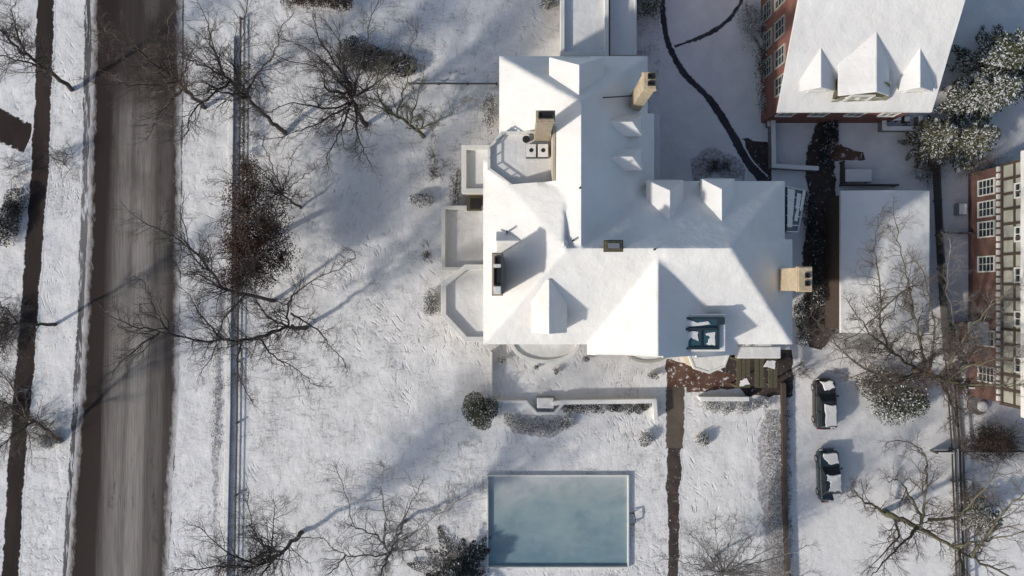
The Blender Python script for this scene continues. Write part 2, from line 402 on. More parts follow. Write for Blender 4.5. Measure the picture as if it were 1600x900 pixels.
def heightfield(name, faces, m, parent, res=.16, skirt=.4, blur=1, amp=.03, hole=None, smooth=True):
    """snow-covered roof surface: highest of the given planar faces on a grid whose lines follow their corners"""
    xs = sorted({round(p.x, 3) for f in faces for p in f}); ys = sorted({round(p.y, 3) for f in faces for p in f})
    def lines(a):
        o = [a[0]]
        for u, v in zip(a, a[1:]):
            if v - o[-1] < .03: continue
            k = max(1, int(round((v - o[-1]) / res))); s0 = o[-1]
            for i in range(1, k + 1): o.append(s0 + (v - s0) * i / k)
        return np.array(o)
    X = lines(xs); Y = lines(ys); gx, gy = np.meshgrid(X, Y, indexing='ij')
    def ev(gx, gy, eps):
        Z = np.full(gx.shape, -1e9)
        for f in faces:
            nrm = None
            for i in range(1, len(f) - 1):
                nrm = (f[i] - f[0]).cross(f[i + 1] - f[0])
                if abs(nrm.z) > 1e-4: break
            pz = f[0].z - (nrm.x * (gx - f[0].x) + nrm.y * (gy - f[0].y)) / nrm.z
            ar = sum(f[i].x * f[(i + 1) % len(f)].y - f[(i + 1) % len(f)].x * f[i].y for i in range(len(f))); sg = 1 if ar > 0 else -1
            ins = np.ones(gx.shape, bool)
            for i in range(len(f)):
                a, b = f[i], f[(i + 1) % len(f)]; L = math.hypot(b.x - a.x, b.y - a.y)
                if L < 1e-6: continue
                ins &= sg * ((b.x - a.x) * (gy - a.y) - (b.y - a.y) * (gx - a.x)) / L >= -eps
            Z = np.where(ins & (pz > Z), pz, Z)
        return Z
    Z = ev(gx, gy, .02); ok = Z > -1e8
    cx = (X[:-1] + X[1:]) / 2; cy = (Y[:-1] + Y[1:]) / 2; hx, hy = np.meshgrid(cx, cy, indexing='ij')
    cell = ev(hx, hy, .004) > -1e8
    if hole is not None:
        for i in range(cell.shape[0]):
            for j in range(cell.shape[1]):
                if cell[i, j] and inpoly(hx[i, j], hy[i, j], hole): cell[i, j] = False
    for _ in range(3):          # fill missing corners from neighbours
        for ax, sh in ((0, 1), (0, -1), (1, 1), (1, -1)):
            s2 = np.roll(Z, sh, ax); k2 = np.roll(ok, sh, ax); t = (~ok) & k2; Z[t] = s2[t]; ok |= t
    for _ in range(blur):
        A = Z * 2.0; W = np.full(Z.shape, 2.0)
        for ax, sh in ((0, 1), (0, -1), (1, 1), (1, -1)):
            s2 = np.roll(Z, sh, ax); k2 = np.roll(ok, sh, ax).copy()
            if ax == 0: k2[0 if sh == 1 else -1, :] = False
            else: k2[:, 0 if sh == 1 else -1] = False
            A += np.where(k2, s2, 0); W += k2
        Z = A / W
    for k in range(5):
        a, b, c = rng.uniform(.3, 1.6), rng.uniform(.3, 1.6), rng.uniform(0, 6)
        Z = Z + amp * .4 * np.sin(a * gx + c) * np.sin(b * gy + c * 1.7)
    idx = -np.ones(Z.shape, int); verts = []; F_ = []
    def vid(i, j):
        if idx[i, j] < 0: idx[i, j] = len(verts); verts.append((gx[i, j], gy[i, j], Z[i, j]))
        return int(idx[i, j])
    nx, ny = cell.shape
    for i in range(nx):
        for j in range(ny):
            if cell[i, j]: F_.append((vid(i, j), vid(i + 1, j), vid(i + 1, j + 1), vid(i, j + 1)))
    low = {}
    def lid(i, j):
        if (i, j) not in low:
            low[(i, j)] = len(verts); verts.append((gx[i, j], gy[i, j], Z[i, j] - skirt))
        return low[(i, j)]
    def top2(i, j):
        return vid(i, j)
    for i in range(nx):
        for j in range(ny):
            if not cell[i, j]: continue
            for di, dj, a, b in ((-1, 0, (i, j + 1), (i, j)), (1, 0, (i + 1, j), (i + 1, j + 1)), (0, -1, (i, j), (i + 1, j)), (0, 1, (i + 1, j + 1), (i, j + 1))):
                u, v = i + di, j + dj
                if 0 <= u < nx and 0 <= v < ny and cell[u, v]: continue
                F_.append((top2(*b), top2(*a), lid(*a), lid(*b)))
    mb = MB(); mb.v = verts; mb.f = F_; mb.m = [0] * len(F_)
    o = mb.build(name, m, parent, smooth=smooth)
    if smooth:
        try: o.data.set_sharp_from_angle(angle=R(50))
        except Exception: pass
    return o
def inpoly(x, y, poly):
    c = False; n = len(poly); j = n - 1
    for i in range(n):
        xi, yi = poly[i][0], poly[i][1]; xj, yj = poly[j][0], poly[j][1]
        if (yi > y) != (yj > y) and x < (xj - xi) * (y - yi) / (yj - yi + 1e-12) + xi: c = not c
        j = i
    return c

def window(parent, p, along, out, w, h, framem, cols=2, rows=2, pane='glass'):
    """window with frame, glazing bars and a pane as its sub-part. p = centre on the wall face"""
    p = Vector(p); a = Vector(along).normalized(); o_ = Vector(out).normalized(); up = a.cross(o_)
    if up.z < 0: up = -up
    def bx(mb, u0, u1, v0, v1, d0, d1):
        c = [p + a * u + up * v + o_ * d for d in (d0, d1) for v in (v0, v1) for u in (u0, u1)]
        i = len(mb.v); mb.v += [tuple(q) for q in c]
        for f in ((0, 1, 3, 2), (4, 6, 7, 5), (0, 4, 5, 1), (2, 3, 7, 6), (0, 2, 6, 4), (1, 5, 7, 3)): mb.f.append(tuple(i + k for k in f)); mb.m.append(0)
    f = MB(); t = .11
    bx(f, -w / 2 - t, w / 2 + t, -h / 2 - t, -h / 2, 0, .14); bx(f, -w / 2 - t, w / 2 + t, h / 2, h / 2 + t, 0, .12)
    bx(f, -w / 2 - t, -w / 2, -h / 2, h / 2, 0, .10); bx(f, w / 2, w / 2 + t, -h / 2, h / 2, 0, .10)
    for i in range(1, cols): u = -w / 2 + w * i / cols; bx(f, u - .03, u + .03, -h / 2, h / 2, .03, .08)
    for i in range(1, rows): v = -h / 2 + h * i / rows; bx(f, -w / 2, w / 2, v - .025, v + .025, .032, .076)
    wo = f.build('window', framem, parent)
    g = MB(); bx(g, -w / 2, w / 2, -h / 2, h / 2, .004, .04); g.build('pane', M[pane], wo)
    return wo
def window_row(parent, a, b, out, zs, n, w=1.1, h=1.6, framem=None, **k):
    a = Vector(a); b = Vector(b); d = b - a
    for z in zs:
        for i in range(n):
            q = a + d * ((i + .5) / n); window(parent, (q.x, q.y, z), d, out, w, h, framem or M['trim'], **k)

def dormer(parent, cx, cy, face, w, depth, ze, zr, hip=0.0, zbase=None, skew=0.0, wallm=None, win=True):
    """face: 'N','E','S','W' outwards. (cx,cy) = middle of the front edge. hip = how far the ridge stops short of the front"""
    dv = {'N': (0, 1), 'S': (0, -1), 'E': (1, 0), 'W': (-1, 0)}[face]; d = Vector((dv[0], dv[1], 0)); s = Vector((-d.y, d.x, 0))
    C = Vector((cx, cy, 0)); q = lambda u, v, z: C + s * u - d * v + Vector((0, 0, z))
    zb = zbase if zbase is not None else ze - 1.6
    wl = MB(); wi = w / 2 - .14
    pts = [q(-wi, .12, zb), q(wi, .12, zb), q(wi, .12, ze - .06)] + ([] if hip else [q(skew, .12, zr - .14)]) + [q(-wi, .12, ze - .06)]
    bk = [p - d * (depth - .3) for p in pts]
    n = len(pts); i0 = len(wl.v); wl.v += [tuple(p) for p in pts + bk]
    wl.f.append(tuple(range(i0, i0 + n))); wl.f.append(tuple(range(i0 + 2 * n - 1, i0 + n - 1, -1)))
    for k in range(n): wl.f.append((i0 + k, i0 + n + k, i0 + n + (k + 1) % n, i0 + (k + 1) % n))
    wl.m = [0] * len(wl.f); dm = wl.build('dormer', wallm or M['cream'], parent)
    # snow covered roof of the dormer
    r = MB(); th = .16
    A0, A1 = q(-w / 2, 0, ze), q(w / 2, 0, ze); B0, B1 = q(-w / 2, depth, ze), q(w / 2, depth, ze); R0 = q(skew, hip, zr); R1 = q(skew, depth, zr)
    tops = [[A0, R0, R1, B0], [A1, B1, R1, R0], [A0, A1, R0]] if hip else [[A0, R0, R1, B0], [A1, B1, R1, R0]]
    V = [A0, A1, B0, B1, R0, R1]; r.v = [tuple(p) for p in V] + [tuple(p - Vector((0, 0, th))) for p in V]
    fc = [(0, 4, 5, 2), (1, 3, 5, 4), (6, 8, 11, 10), (7, 10, 11, 9), (0, 2, 8, 6), (1, 7, 9, 3), (2, 5, 11, 8), (5, 3, 9, 11)]
    fc += [(0, 1, 4), (6, 10, 7), (0, 6, 7, 1)] if hip else [(0, 6, 10, 4), (1, 4, 10, 7)]
    r.f = fc; r.m = [0] * len(fc); ro = r.build('dormer_roof', M['snow'], dm, bevel=.07)
    if win: window(dm, q(0, .12, (ze + zb) / 2 + .45), s, d, w * .42, .75, M['trim'])
    return dm

# ------------------------------------------------------------------ the setting: ground, road, paths
g = MB(); N = 220
g.face([(-N, -N, 0), (N, -N, 0), (N, N, 0), (-N, N, 0)]); go = g.build('ground', M['lawn']); tag(go, None, kind='structure')
patch('yard_snow', [(1030, -60), (1560, -60), (1640, 60), (1640, 1000), (1245, 1000), (1245, 560), (1225, 540), (1200, 290), (1030, 290)], M['yard'], z=.004, jit=.12)
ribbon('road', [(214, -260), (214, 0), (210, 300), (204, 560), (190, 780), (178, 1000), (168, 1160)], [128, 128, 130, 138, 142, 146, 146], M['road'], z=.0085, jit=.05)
ribbon('kerb_edge', [(281, -260), (281, 0), (277, 300), (272, 560), (262, 780), (250, 1000), (242, 1160)], 15, M['kerb'], z=.0045, jit=.05)
ribbon('kerb_edge', [(146, -260), (146, 0), (140, 300), (131, 560), (117, 780), (105, 1000), (96, 1160)], 26, M['kerb'], z=.0045, jit=.05)
ribbon('sidewalk', [(84, -260), (72, 0), (64, 230), (52, 400), (40, 560), (28, 700), (16, 900), (4, 1120)], [26, 26, 27, 27, 28, 27, 26, 26], M['pave_dark'], z=.012, jit=.06)
ribbon('roadside_path', [(348, 420), (343, 560), (338, 700), (336, 860)], [5, 10, 8, 6], M['bed'], z=.006, jit=.16)
ribbon('driveway', [(-160, 150), (-40, 176), (20, 206), (46, 218)], [44, 44, 44, 44], M['pave_dark'], z=.007, jit=.09)
0 and ribbon('driveway', [(-160, 500), (-60, 400), (-10, 355), (30, 320), (60, 300)], [44, 44, 48, 40, 14], M['pave_dark'], z=.007, jit=.14)
ribbon('garden_path', [(1032, -40), (1036, 20), (1045, 72), (1072, 118), (1108, 155), (1140, 203), (1165, 248), (1192, 282)], [10, 10, 9, 10, 11, 12, 13, 16], M['path_dark'], z=.010, jit=.04)
ribbon('garden_path', [(1054, 73), (1092, 60), (1122, 44), (1150, 18), (1166, -20)], [4, 6, 6, 6, 7], M['path_dark'], z=.014, jit=.05)
ribbon('side_alley', [(1293, 185), (1284, 250), (1286, 330), (1283, 420), (1284, 500), (1276, 545)], [34, 46, 44, 56, 50, 24], M['earth'], z=.010, jit=.13)
patch('side_alley', [(1290, 200), (1318, 230), (1350, 238), (1352, 250), (1300, 252)], M['forecourt'], z=.014, jit=.06)
patch('side_alley', [(1160, 215), (1205, 225), (1205, 285), (1185, 285)], M['earth'], z=.006, jit=.12)
patch('forecourt', [(1040, 560), (1150, 585), (1152, 606), (1110, 610), (1066, 614), (1042, 616)], M['forecourt'], z=.010, jit=.10)
ribbon('front_path', [(1055, 605), (1055, 660), (1054, 702)], [28, 28, 27], M['walk'], z=.014, jit=.06)
ribbon('front_path', [(1054, 700), (1052, 760), (1052, 830), (1050, 1000)], [20, 21, 17, 18], M['earth'], z=.018, jit=.10)
patch('planting_bed', [(1110, 560), (1236, 545), (1240, 620), (1165, 618), (1150, 600)], M['earth'], z=.005, jit=.12)
patch('planting_bed', [(785, 645), (875, 650), (890, 668), (858, 684), (800, 676)], M['bed'], z=.006, jit=.12)
ribbon('planting_bed', [(1204, 640), (1204, 760), (1210, 860), (1212, 1000)], [26, 34, 24, 24], M['bed'], z=.007, jit=.25)
ribbon('planting_bed', [(1080, 262), (1120, 258), (1165, 262)], [30, 40, 34], M['bed'], z=.007, jit=.3)
0 and ribbon('planting_bed', [(674, 215), (690, 300), (662, 420), (664, 500)], [26, 30, 16, 24], M['bed'], z=.006, jit=.4)

# ------------------------------------------------------------------ the mansion
house = thing('mansion', P(960, 400, 0), 'large cream mansion with snowy hipped roofs, dormers and chimneys amid the lawn', 'house')
ZE, ZR = 9.0, 14.0
A = P(885, 388, ZR); B = P(1142, 388, ZR)
faces = [
    [P(755, 538, ZE), P(1238, 538, ZE), B, A],
    [P(755, 250, ZE), P(755, 538, ZE), A],
    [P(1226, 283, ZE), P(755, 276, ZE), A, B],
    [P(1226, 378, ZE), P(1226, 283, ZE), B],
    [P(1238, 538, ZE), P(1238, 374, ZE), B],
]
faces[2] = [P(1226, 283, ZE), P(1010, 283, ZE), P(1010, 388, ZR), B]
faces.append([P(755, 250, ZE), A, P(880, 300, 12.95)])
faces.append([P(1010, 283, ZE), P(906, 283, ZE), P(906, 388, ZR), P(1010, 388, ZR)])
RN, RS = P(908, 160, ZR), P(908, 388, ZR)
faces += [
    [P(780, 88, ZE), RN, RS, P(780, 388, ZE)],
    [P(1012, 88, ZE), P(780, 88, ZE), RN],
    [P(1022, 300, ZE), P(1022, 178, ZE), RN, RS],
    [P(1012, 180, ZE), P(1012, 88, ZE), RN],
]
zg = 13.5
gR0 = P(1028, 396, zg); gR1 = P(1028, 560, zg)
faces += [
    [P(918, 396, ZE), P(918, 554, ZE), gR1, gR0],
    [P(1152, 396, ZE), gR0, gR1, P(1152, 554, ZE)],
]
dk = [P(x, y, 10.2) for x, y in ((764, 232), (784, 208), (862, 208), (862, 290), (800, 290), (764, 264))]
roof = heightfield('roof', faces, M['snow'], house, res=.15, skirt=.35, hole=[(p.x, p.y) for p in dk], blur=1)
# walls under the eaves
w = MB()
def pr(x0, x1, y0, y1, z0, z1, inset=.55, mi=0):
    a = P(x0, y1, ZE); b = P(x1, y0, ZE); w.box(a.x + inset, b.x - inset, a.y + inset, b.y - inset, z0, z1, mi)
pr(755, 1228, 283, 538, -.3, ZE - .25)
pr(780, 1012, 88, 300, -.3, ZE - .28, .50)
pr(918, 1152, 420, 554, -.3, ZE - .22, .6)
wall = w.build('wall', M['cream'], house)
gw = MB(); e0 = P(918, 554, ZE); e1 = P(1152, 554, ZE); yy = e0.y + .7
gw.v = [(e0.x + .9, yy, ZE - .3), (e1.x - .9, yy, ZE - .3), (gR1.x, yy, zg - .7), (e0.x + .9, yy + 2, ZE - .3), (e1.x - .9, yy + 2, ZE - .3), (gR1.x, yy + 2, zg - .7)]
gw.f = [(0, 1, 2), (3, 5, 4), (0, 3, 4, 1), (1, 4, 5, 2), (2, 5, 3, 0)]; gw.m = [0] * 5; gable = gw.build('gable', M['cream'], house)
window(gable, (gR1.x, yy, 11), (1, 0, 0), (0, -1, 0), 1.6, 1.2, M['trim'], cols=3)
a = P(755, 538, ZE); b = P(1226, 283, ZE)
window_row(wall, (a.x + .55, a.y + .8, 0), (a.x + .55, b.y - .5, 0), (-1, 0, 0), (2.0, 6.6), 4)
window_row(wall, (P(1152, 0, ZE).x, a.y + .55, 0), (b.x - .8, a.y + .55, 0), (0, -1, 0), (6.6,), 2)
window_row(wall, (P(918, 0, ZE).x + .6, e0.y + .6, 0), (P(1152, 0, ZE).x - .6, e0.y + .6, 0), (0, -1, 0), (6.4,), 4)
window_row(wall, (P(1030, 0, ZE).x, b.y - .55, 0), (b.x - .6, b.y - .55, 0), (0, 1, 0), (2.2, 6.6), 4)
window_row(wall, (P(1012, 0, ZE).x - .5, P(0, 275, ZE).y, 0), (P(1012, 0, ZE).x - .5, P(0, 100, ZE).y, 0), (1, 0, 0), (2.2, 6.6), 4)
# roof deck cut into the west slope
d_ = MB(); d_.prism(dk, 8.9, 10.0, 0)
deck = d_.build('roof_deck', M['snow'], house, bevel=.04)
rl = MB(); rl.strip([(p.x, p.y) for p in dk[3:] + dk[:3]], .20, 9.4, 10.28, 0, closed=False); deckrail = rl.build('parapet', M['trim'], deck)
rl2 = MB(); q0 = dk[2]; q1 = dk[3]; rl2.box(q0.x - .06, q0.x + .12, q1.y, q0.y, 9.5, 12.6); rl2.build('parapet_wall', M['cream'], deck)
fr = MB()
for p0, p1 in zip(dk[3:] + dk[:2], dk[4:] + dk[:3]):
    L = (Vector(p1) - Vector(p0)).length; k = max(2, int(L / .55))
    for i in range(k + 1): q = Vector(p0).lerp(Vector(p1), i / k); fr.box(q.x - .04, q.x + .04, q.y - .04, q.y + .04, 10.28, 10.6)
fr.strip([(p.x, p.y) for p in dk[3:] + dk[:3]], .10, 10.56, 10.62); fr.build('railing', M['trim'], deck)
# chimneys
def chimney(parent, x0, x1, y0, y1, z0, z1, m, flues, capm=None, cap=.07, snow=False):
    c = MB(); c.box(x0, x1, y0, y1, z0, z1); c.box(x0 - cap, x1 + cap, y0 - cap, y1 + cap, z1 - .38, z1 - .14)
    o = c.build('chimney', m, parent, bevel=.02)
    for fx, fy, wx, wy in flues:
        f = MB(); f.strip([(fx - wx, fy - wy), (fx + wx, fy - wy), (fx + wx, fy + wy), (fx - wx, fy + wy)], .07, z1 + .002, z1 + .12, closed=True)
        f.box(fx - wx, fx + wx, fy - wy, fy + wy, z1 + .001, z1 + .03); f.build('flue', M['black'], o)
    if snow:
        q = MB(); q.box(x0 + .03, x1 - .03, y0 + .03, y1 - .03, z1, z1 + .07); q.build('snow_cap', M['snow'], o, bevel=.03)
    return o
chimney(roof, 1.58, 2.66, 10.55, 11.15, 11.0, 17.3, M['tan'], [(2.12, 10.86, .42, .17)])
chimney(roof, 8.6, 9.4, 13.0, 14.1, 8.0, 15.6, M['cream_brick'], [(9.1, 13.35, .2, .12), (9.1, 13.82, .2, .14)])
chimney(roof, -1.28, -.66, -.45, 2.3, 9.2, 14.6, M['tan'], [(-.97, .75, .22, .55), (-.97, 1.85, .16, .22)])
chimney(roof, 19.45, 20.35, -.2, 1.4, 7.5, 13.8, M['cream_brick'], [(20.0, .3, .12, .14), (20.0, .85, .12, .14)])
for q0, q1, zz in ((1.36, 1.6, 14.72), (-.4, .12, 14.68)): q = MB(); q.box(-1.22, -.74, q0, q1, 14.602, zz); q.build('snow_patch', M['snow'], roof, bevel=.03)
chimney(roof, *(lambda a, b: (a.x, b.x, b.y, a.y))(P(946, 377, 14.7), P(972, 391, 14.7)), 13.4, 14.7, M['olive'], [], cap=.1)
hb = P(950, 380, 14.72); hc = P(968, 388, 14.72); s = MB(); s.box(hb.x, hc.x, hc.y, hb.y, 14.702, 14.76); s.build('skylight', M['metal'], roof)
# dormers
def D(x0, x1, yf, face, ze, zr, depth, hip=0.0, rx=None, **k):
    a = P(x0, yf, ze); b = P(x1, yf, ze); sk = 0
    if rx is not None: sk = -(P(rx, yf, zr).x - (a.x + b.x) / 2) * (1 if face == 'N' else -1)
    return dormer(roof, (a.x + b.x) / 2, a.y, face, b.x - a.x, depth, ze, zr, hip=hip, skew=sk, **k)
D(1010, 1068, 281, 'N', 10.4, 12.1, 3.6, hip=1.0, rx=1047)
D(1095, 1148, 279, 'N', 10.4, 12.1, 3.6, hip=1.0, rx=1128)
D(858, 944, 89, 'N', 11.2, 13.3, 4.0, hip=1.2, rx=905)
D(830, 886, 520, 'S', 11.3, 12.7, 3.8, rx=858)
for y0, y1 in ((180, 214), (233, 267)):
    a = P(1003, y0, 10.9); b = P(1003, y1, 10.9)
    dormer(roof, a.x, (a.y + b.y) / 2, 'E', a.y - b.y, 2.8, 11.15, 12.25, hip=.9, zbase=9.6)
a = P(775, 352, 10.3); b = P(775, 398, 10.3)
dormer(roof, -1.15, 3.35, 'W', 1.5, 2.6, 10.4, 11.5)
# skylight well in the shaded slope of the south gable
wz = 11.75
a = P(1064, 549, wz); b = P(1134, 491, wz)
sw = MB(); sw.box(a.x, b.x, a.y, b.y, 9.2, wz); well = sw.build('light_well', M['snow'], roof, bevel=.06)
gx0, gy0 = P(1068, 544, wz).x, P(1068, 544, wz).y; gx1, gy1 = P(1121, 497, wz).x, P(1121, 497, wz).y
f = MB(); f.strip([(gx0, gy0), (gx1, gy0), (gx1, gy1), (gx0, gy1)], .16, wz - .05, wz + .22, closed=True)
ym = gy0 + (gy1 - gy0) * .64; f.box(gx0 + .1, gx1 - .1, ym - .09, ym + .09, wz - .04, wz + .27); f.box(gx1 - .05, gx1 + .42, gy1 - .45, gy1 + .08, wz - .03, wz + .35)
f.box((gx0 + gx1) / 2 - .05, (gx0 + gx1) / 2 + .05, gy0 + .1, ym - .1, wz - .03, wz + .2)
fo = f.build('frame', M['leadmetal'], well)
gl = MB(); gl.box(gx0 + .08, gx1 - .08, gy0 + .08, gy1 - .08, wz - .03, wz + .10); gl.build('glazing', M['tealglass'], fo)
def blob(pts, z0, z1, parent, nm='snow_patch'):
    out = []
    for i in range(len(pts)):
        a_, b_ = Vector(pts[i]), Vector(pts[(i + 1) % len(pts)])
        for kk in range(3): q = a_.lerp(b_, kk / 3); out.append((q.x + random.uniform(-.05, .05), q.y + random.uniform(-.05, .05)))
    m_b = MB(); m_b.prism(out, z0, z1); return m_b.build(nm, M['snow'], parent, bevel=.03)
blob([(gx0 + .15, gy0 + .2), (gx0 + .5, gy0 + .75), (gx0 + 1.0, gy0 + .5), (gx0 + 1.0, gy0 + 1.15), (gx0 + .3, ym - .15)], wz + .08, wz + .15, fo)
blob([(gx1 - .8, gy0 + .3), (gx1 - .2, gy0 + .2), (gx1 - .22, ym - .2), (gx1 - .9, ym - .35), (gx1 - .55, gy0 + .8)], wz + .08, wz + .15, fo)
blob([(gx0 + .2, ym + .2), (gx1 - .5, ym + .3), (gx1 - .7, gy1 - .2), (gx0 + .9, gy1 - .3), (gx0 + .3, gy1 - .15)], wz + .08, wz + .15, fo)
# small roof fittings: lightning rod cable shelf, vent pipes
for vx, vy, vz in ((906, 294, 13.95), (895, 376, 13.7), (1022, 390, 13.95), (792, 362, 11.2)):
    p = P(vx, vy, vz); v = MB(); v.tube([(p.x, p.y, vz - .6), (p.x, p.y, vz + .35)], [.07, .07], 8, cap=True); v.build('vent_pipe', M['leadmetal'], roof)
p0 = P(943, 151, 13.0); p1 = P(992, 150, 10.8); v = MB(); v.tube([(p0.x, p0.y, 12.75), (p1.x, p1.y, 10.9)], [.05, .05], 6, cap=True); v.build('snow_guard', M['leadmetal'], roof)
# porches and terraces
def porch(name, pix, z, m=M['cream'], rimw=.32, rimh=.35, rim=M['trim'], deep=True, parent=None, snowin=.16, closed=True):
    pts = [P(x, y, z) for x, y in pix]; b = MB(); b.prism(pts, -.2, z - rimh, 0); o = b.build(name, m, parent or house)
    cx = sum(p.x for p in pts) / len(pts); cy = sum(p.y for p in pts) / len(pts)
    ins = [(p.x + (cx - p.x) * .02, p.y + (cy - p.y) * .02) for p in pts]
    s = MB(); s.prism(ins, z - rimh - .05, z - rimh + snowin); s.build('snow_layer', M['yard'] if False else M['snow'], o)
    r = MB(); r.strip([(p.x, p.y) for p in pts], rimw, z - rimh - .12, z, 0, closed=closed); r.build('parapet', rim, o, bevel=.03)
    return o
porch('porch', [(725, 230), (768, 230), (768, 298), (725, 298)], 4.2, rimw=.4, rimh=.6)
porch('terrace', [(693, 324), (758, 324), (758, 420), (693, 420)], 1.3, m=M['stone'], rimw=.32, rimh=.75)
porch('porch', [(760, 417), (728, 417), (693, 445), (693, 492), (728, 530), (760, 530)], 4.4, rimw=.42, rimh=.6)
porch('porch', [(879, -60), (948, -60), (948, 84), (879, 84)], 4.0, rimw=.34, rimh=.6)
porch('porch', [(955, -60), (993, -60), (993, 84), (955, 84)], 3.0, rimw=.2, rimh=.25)
pb = P(0, 560, 5)
arc = [(852 + 52 * math.cos(t), 535 + 30 * math.sin(t)) for t in [math.pi * i / 12 for i in range(13)]]
porch('bow_bay', arc, 5.4, rimw=.3, rimh=.35, rim=M['trim'])
arc = [(1012 + 34 * math.cos(t), 548 + 17 * math.sin(t)) for t in [math.pi * i / 12 for i in range(13)]]
porch('bow_bay', arc, 4.8, m=M['cream'], rimw=.24, rimh=.25, rim=M['greentrim'])
porch('side_passage', [(1008, 178), (1029, 178), (1029, 282), (1008, 282)], 6.5, rimw=.12, rimh=.12)
porch('entrance_porch', [(1075, 550), (1140, 550), (1132, 572), (1108, 582), (1085, 575)], 3.2, rimw=.2, rimh=.2)
# lattice hatch beside the porch on the west side
h = MB(); a = P(729, 328, 1.6); b = P(752, 306, 1.6); h.box(a.x, b.x, a.y, b.y, 0, 1.4); ho = h.build('cellar_hatch', M['olive'], house)
h = MB(); h.box(a.x + .3, b.x - .1, a.y + .1, b.y - .2, 1.4, 1.46); h.build('hatch_opening', M['black'], ho)
# wooden side entrance at the south-east corner
h = MB(); a = P(1152, 606, 2.4); b = P(1216, 560, 2.4)
for i in range(9):
    if i in (3, 6): continue
    x = a.x + (b.x - a.x) * i / 9; h.box(x + .02, x + (b.x - a.x) / 9 - .04, a.y, b.y, 2.15 - .03 * (i % 2), 2.3)
for x in (a.x + .1, b.x - .2):
    for y in (a.y + .1, b.y - .1): h.box(x, x + .14, y - .14, y, 0, 2.16)
eo = h.build('side_entrance', M['olive'], house)
blob([(a.x + .2, a.y + .1), (a.x + 1.1, a.y + .3), (a.x + .8, a.y + .8), (a.x + .3, a.y + .6)], 2.31, 2.38, eo); blob([(b.x - 1.2, b.y - .7), (b.x - .3, b.y - .9), (b.x - .2, b.y - .2), (b.x - .9, b.y - .2)], 2.31, 2.40, eo)
h = MB(); h.box(a.x - .1, b.x + .2, b.y + .004, b.y + 1.0, 2.0, 2.5); h.build('snow_layer', M['snow'], eo, bevel=.08)
# glazed lean-to on the east side
ln = MB(); q = [P(1229, 292, 7.2), P(1258, 298, 5.6), P(1246, 362, 5.6), P(1229, 362, 7.2)]
ln.v = [tuple(p) for p in q] + [(p.x, p.y, 0) for p in q]; ln.f = [(3, 2, 1, 0), (4, 5, 6, 7), (0, 1, 5, 4), (1, 2, 6, 5), (2, 3, 7, 6), (3, 0, 4, 7)]; ln.m = [0] * 6
lo = ln.build('conservatory', M['tealglass'], house)
br = MB()
for t in (0, .2, .42, .64, .85, 1):
    u = Vector(q[0]).lerp(Vector(q[3]), t) + Vector((0, 0, .05)); v = Vector(q[1]).lerp(Vector(q[2]), t) + Vector((0, 0, .05)); br.tube([u, v], [.05, .05], 4, cap=True)
br.tube([Vector(q[1]) + Vector((0, 0, .05)), Vector(q[2]) + Vector((0, 0, .05))], [.07, .07], 4, cap=True); br.build('glazing_bars', M['trim'], lo)
sn = MB()
def onl(u, v, dz): return Vector(q[0]).lerp(Vector(q[3]), v).lerp(Vector(q[1]).lerp(Vector(q[2]), v), u) + Vector((0, 0, dz))
for (u0, u1, v0, v1) in ((.02, .42, .03, .9), (.55, .8, .1, .75), (.85, .98, .02, .5)):
    c = [onl(u0, v0, .12), onl(u1, v0, .12), onl(u1, v1, .12), onl(u0, v1, .12)]; sn.face(c[::-1]); 
sn.build('snow_layer', M['snow'], lo)

# ------------------------------------------------------------------ neighbour houses
nb = thing('brick_house', P(1300, 90, 0), 'red brick house with a steep snowy roof and three dormers, behind the mansion', 'house')
ex0, ex1 = P(1215, 175, 6).x, P(1456, 175, 6).x; ey = P(1215, 175, 6).y; ry = ey + 10.5; zr = 12.2
f_ = [[Vector((ex0, ey, 6)), Vector((ex1, ey, 6)), Vector((ex1, ry, zr)), Vector((ex0, ry, zr))],
      [Vector((ex0, ry, zr)), Vector((ex1, ry, zr)), Vector((ex1, ry + 10.5, 6)), Vector((ex0, ry + 10.5, 6))]]
nroof = heightfield('roof', f_, M['snow'], nb, res=.2, skirt=.3, blur=1)
wb = MB(); x0, x1 = ex0 + .75, ex1 - .5; y0, y1 = ey + .5, ry + 10
zt = lambda y: 6 + (min(y, 2 * ry - y) - ey) / 10.5 * (zr - 6) - .35
prof = [(y0, -.2), (y0, zt(y0)), (ry, zt(ry)), (y1, zt(y1)), (y1, -.2)]
wb.v = [(x0, y, z) for y, z in prof] + [(x1, y, z) for y, z in prof]
wb.f = [(0, 1, 2, 3, 4), (9, 8, 7, 6, 5), (0, 5, 6, 1), (1, 6, 7, 2), (2, 7, 8, 3), (3, 8, 9, 4)]; wb.m = [0] * 6
nwall = wb.build('wall', M['brick'], nb)
for yy_ in (16.3, 18.6, 20.9, 23.4): window(nwall, (x0, yy_, 4.6), (0, 1, 0), (-1, 0, 0), 1.3, 1.9, M['greentrim'], cols=2, rows=3)
for yy_ in (18.6, 20.9, 23.4): window(nwall, (x0, yy_, 1.8), (0, 1, 0), (-1, 0, 0), 1.3, 1.7, M['greentrim'], cols=2, rows=3)
for xx in (22.5, 25.2, 28.2, 31): window(nwall, (xx, y0, 3.6), (1, 0, 0), (0, -1, 0), 1.2, 1.5, M['trim'])
def ND(x0p, x1p, yf, ze, zr_, depth, rx, wallm):
    a = P(x0p, yf, ze); b = P(x1p, yf, ze); sk = (P(rx, yf, zr_).x - (a.x + b.x) / 2)
    return dormer(nroof, (a.x + b.x) / 2, a.y, 'S', b.x - a.x, depth, ze, zr_, skew=sk, wallm=wallm, zbase=ze - 2)
ND(1250, 1306, 143, 7.3, 8.5, 5, 1283, M['snow'])
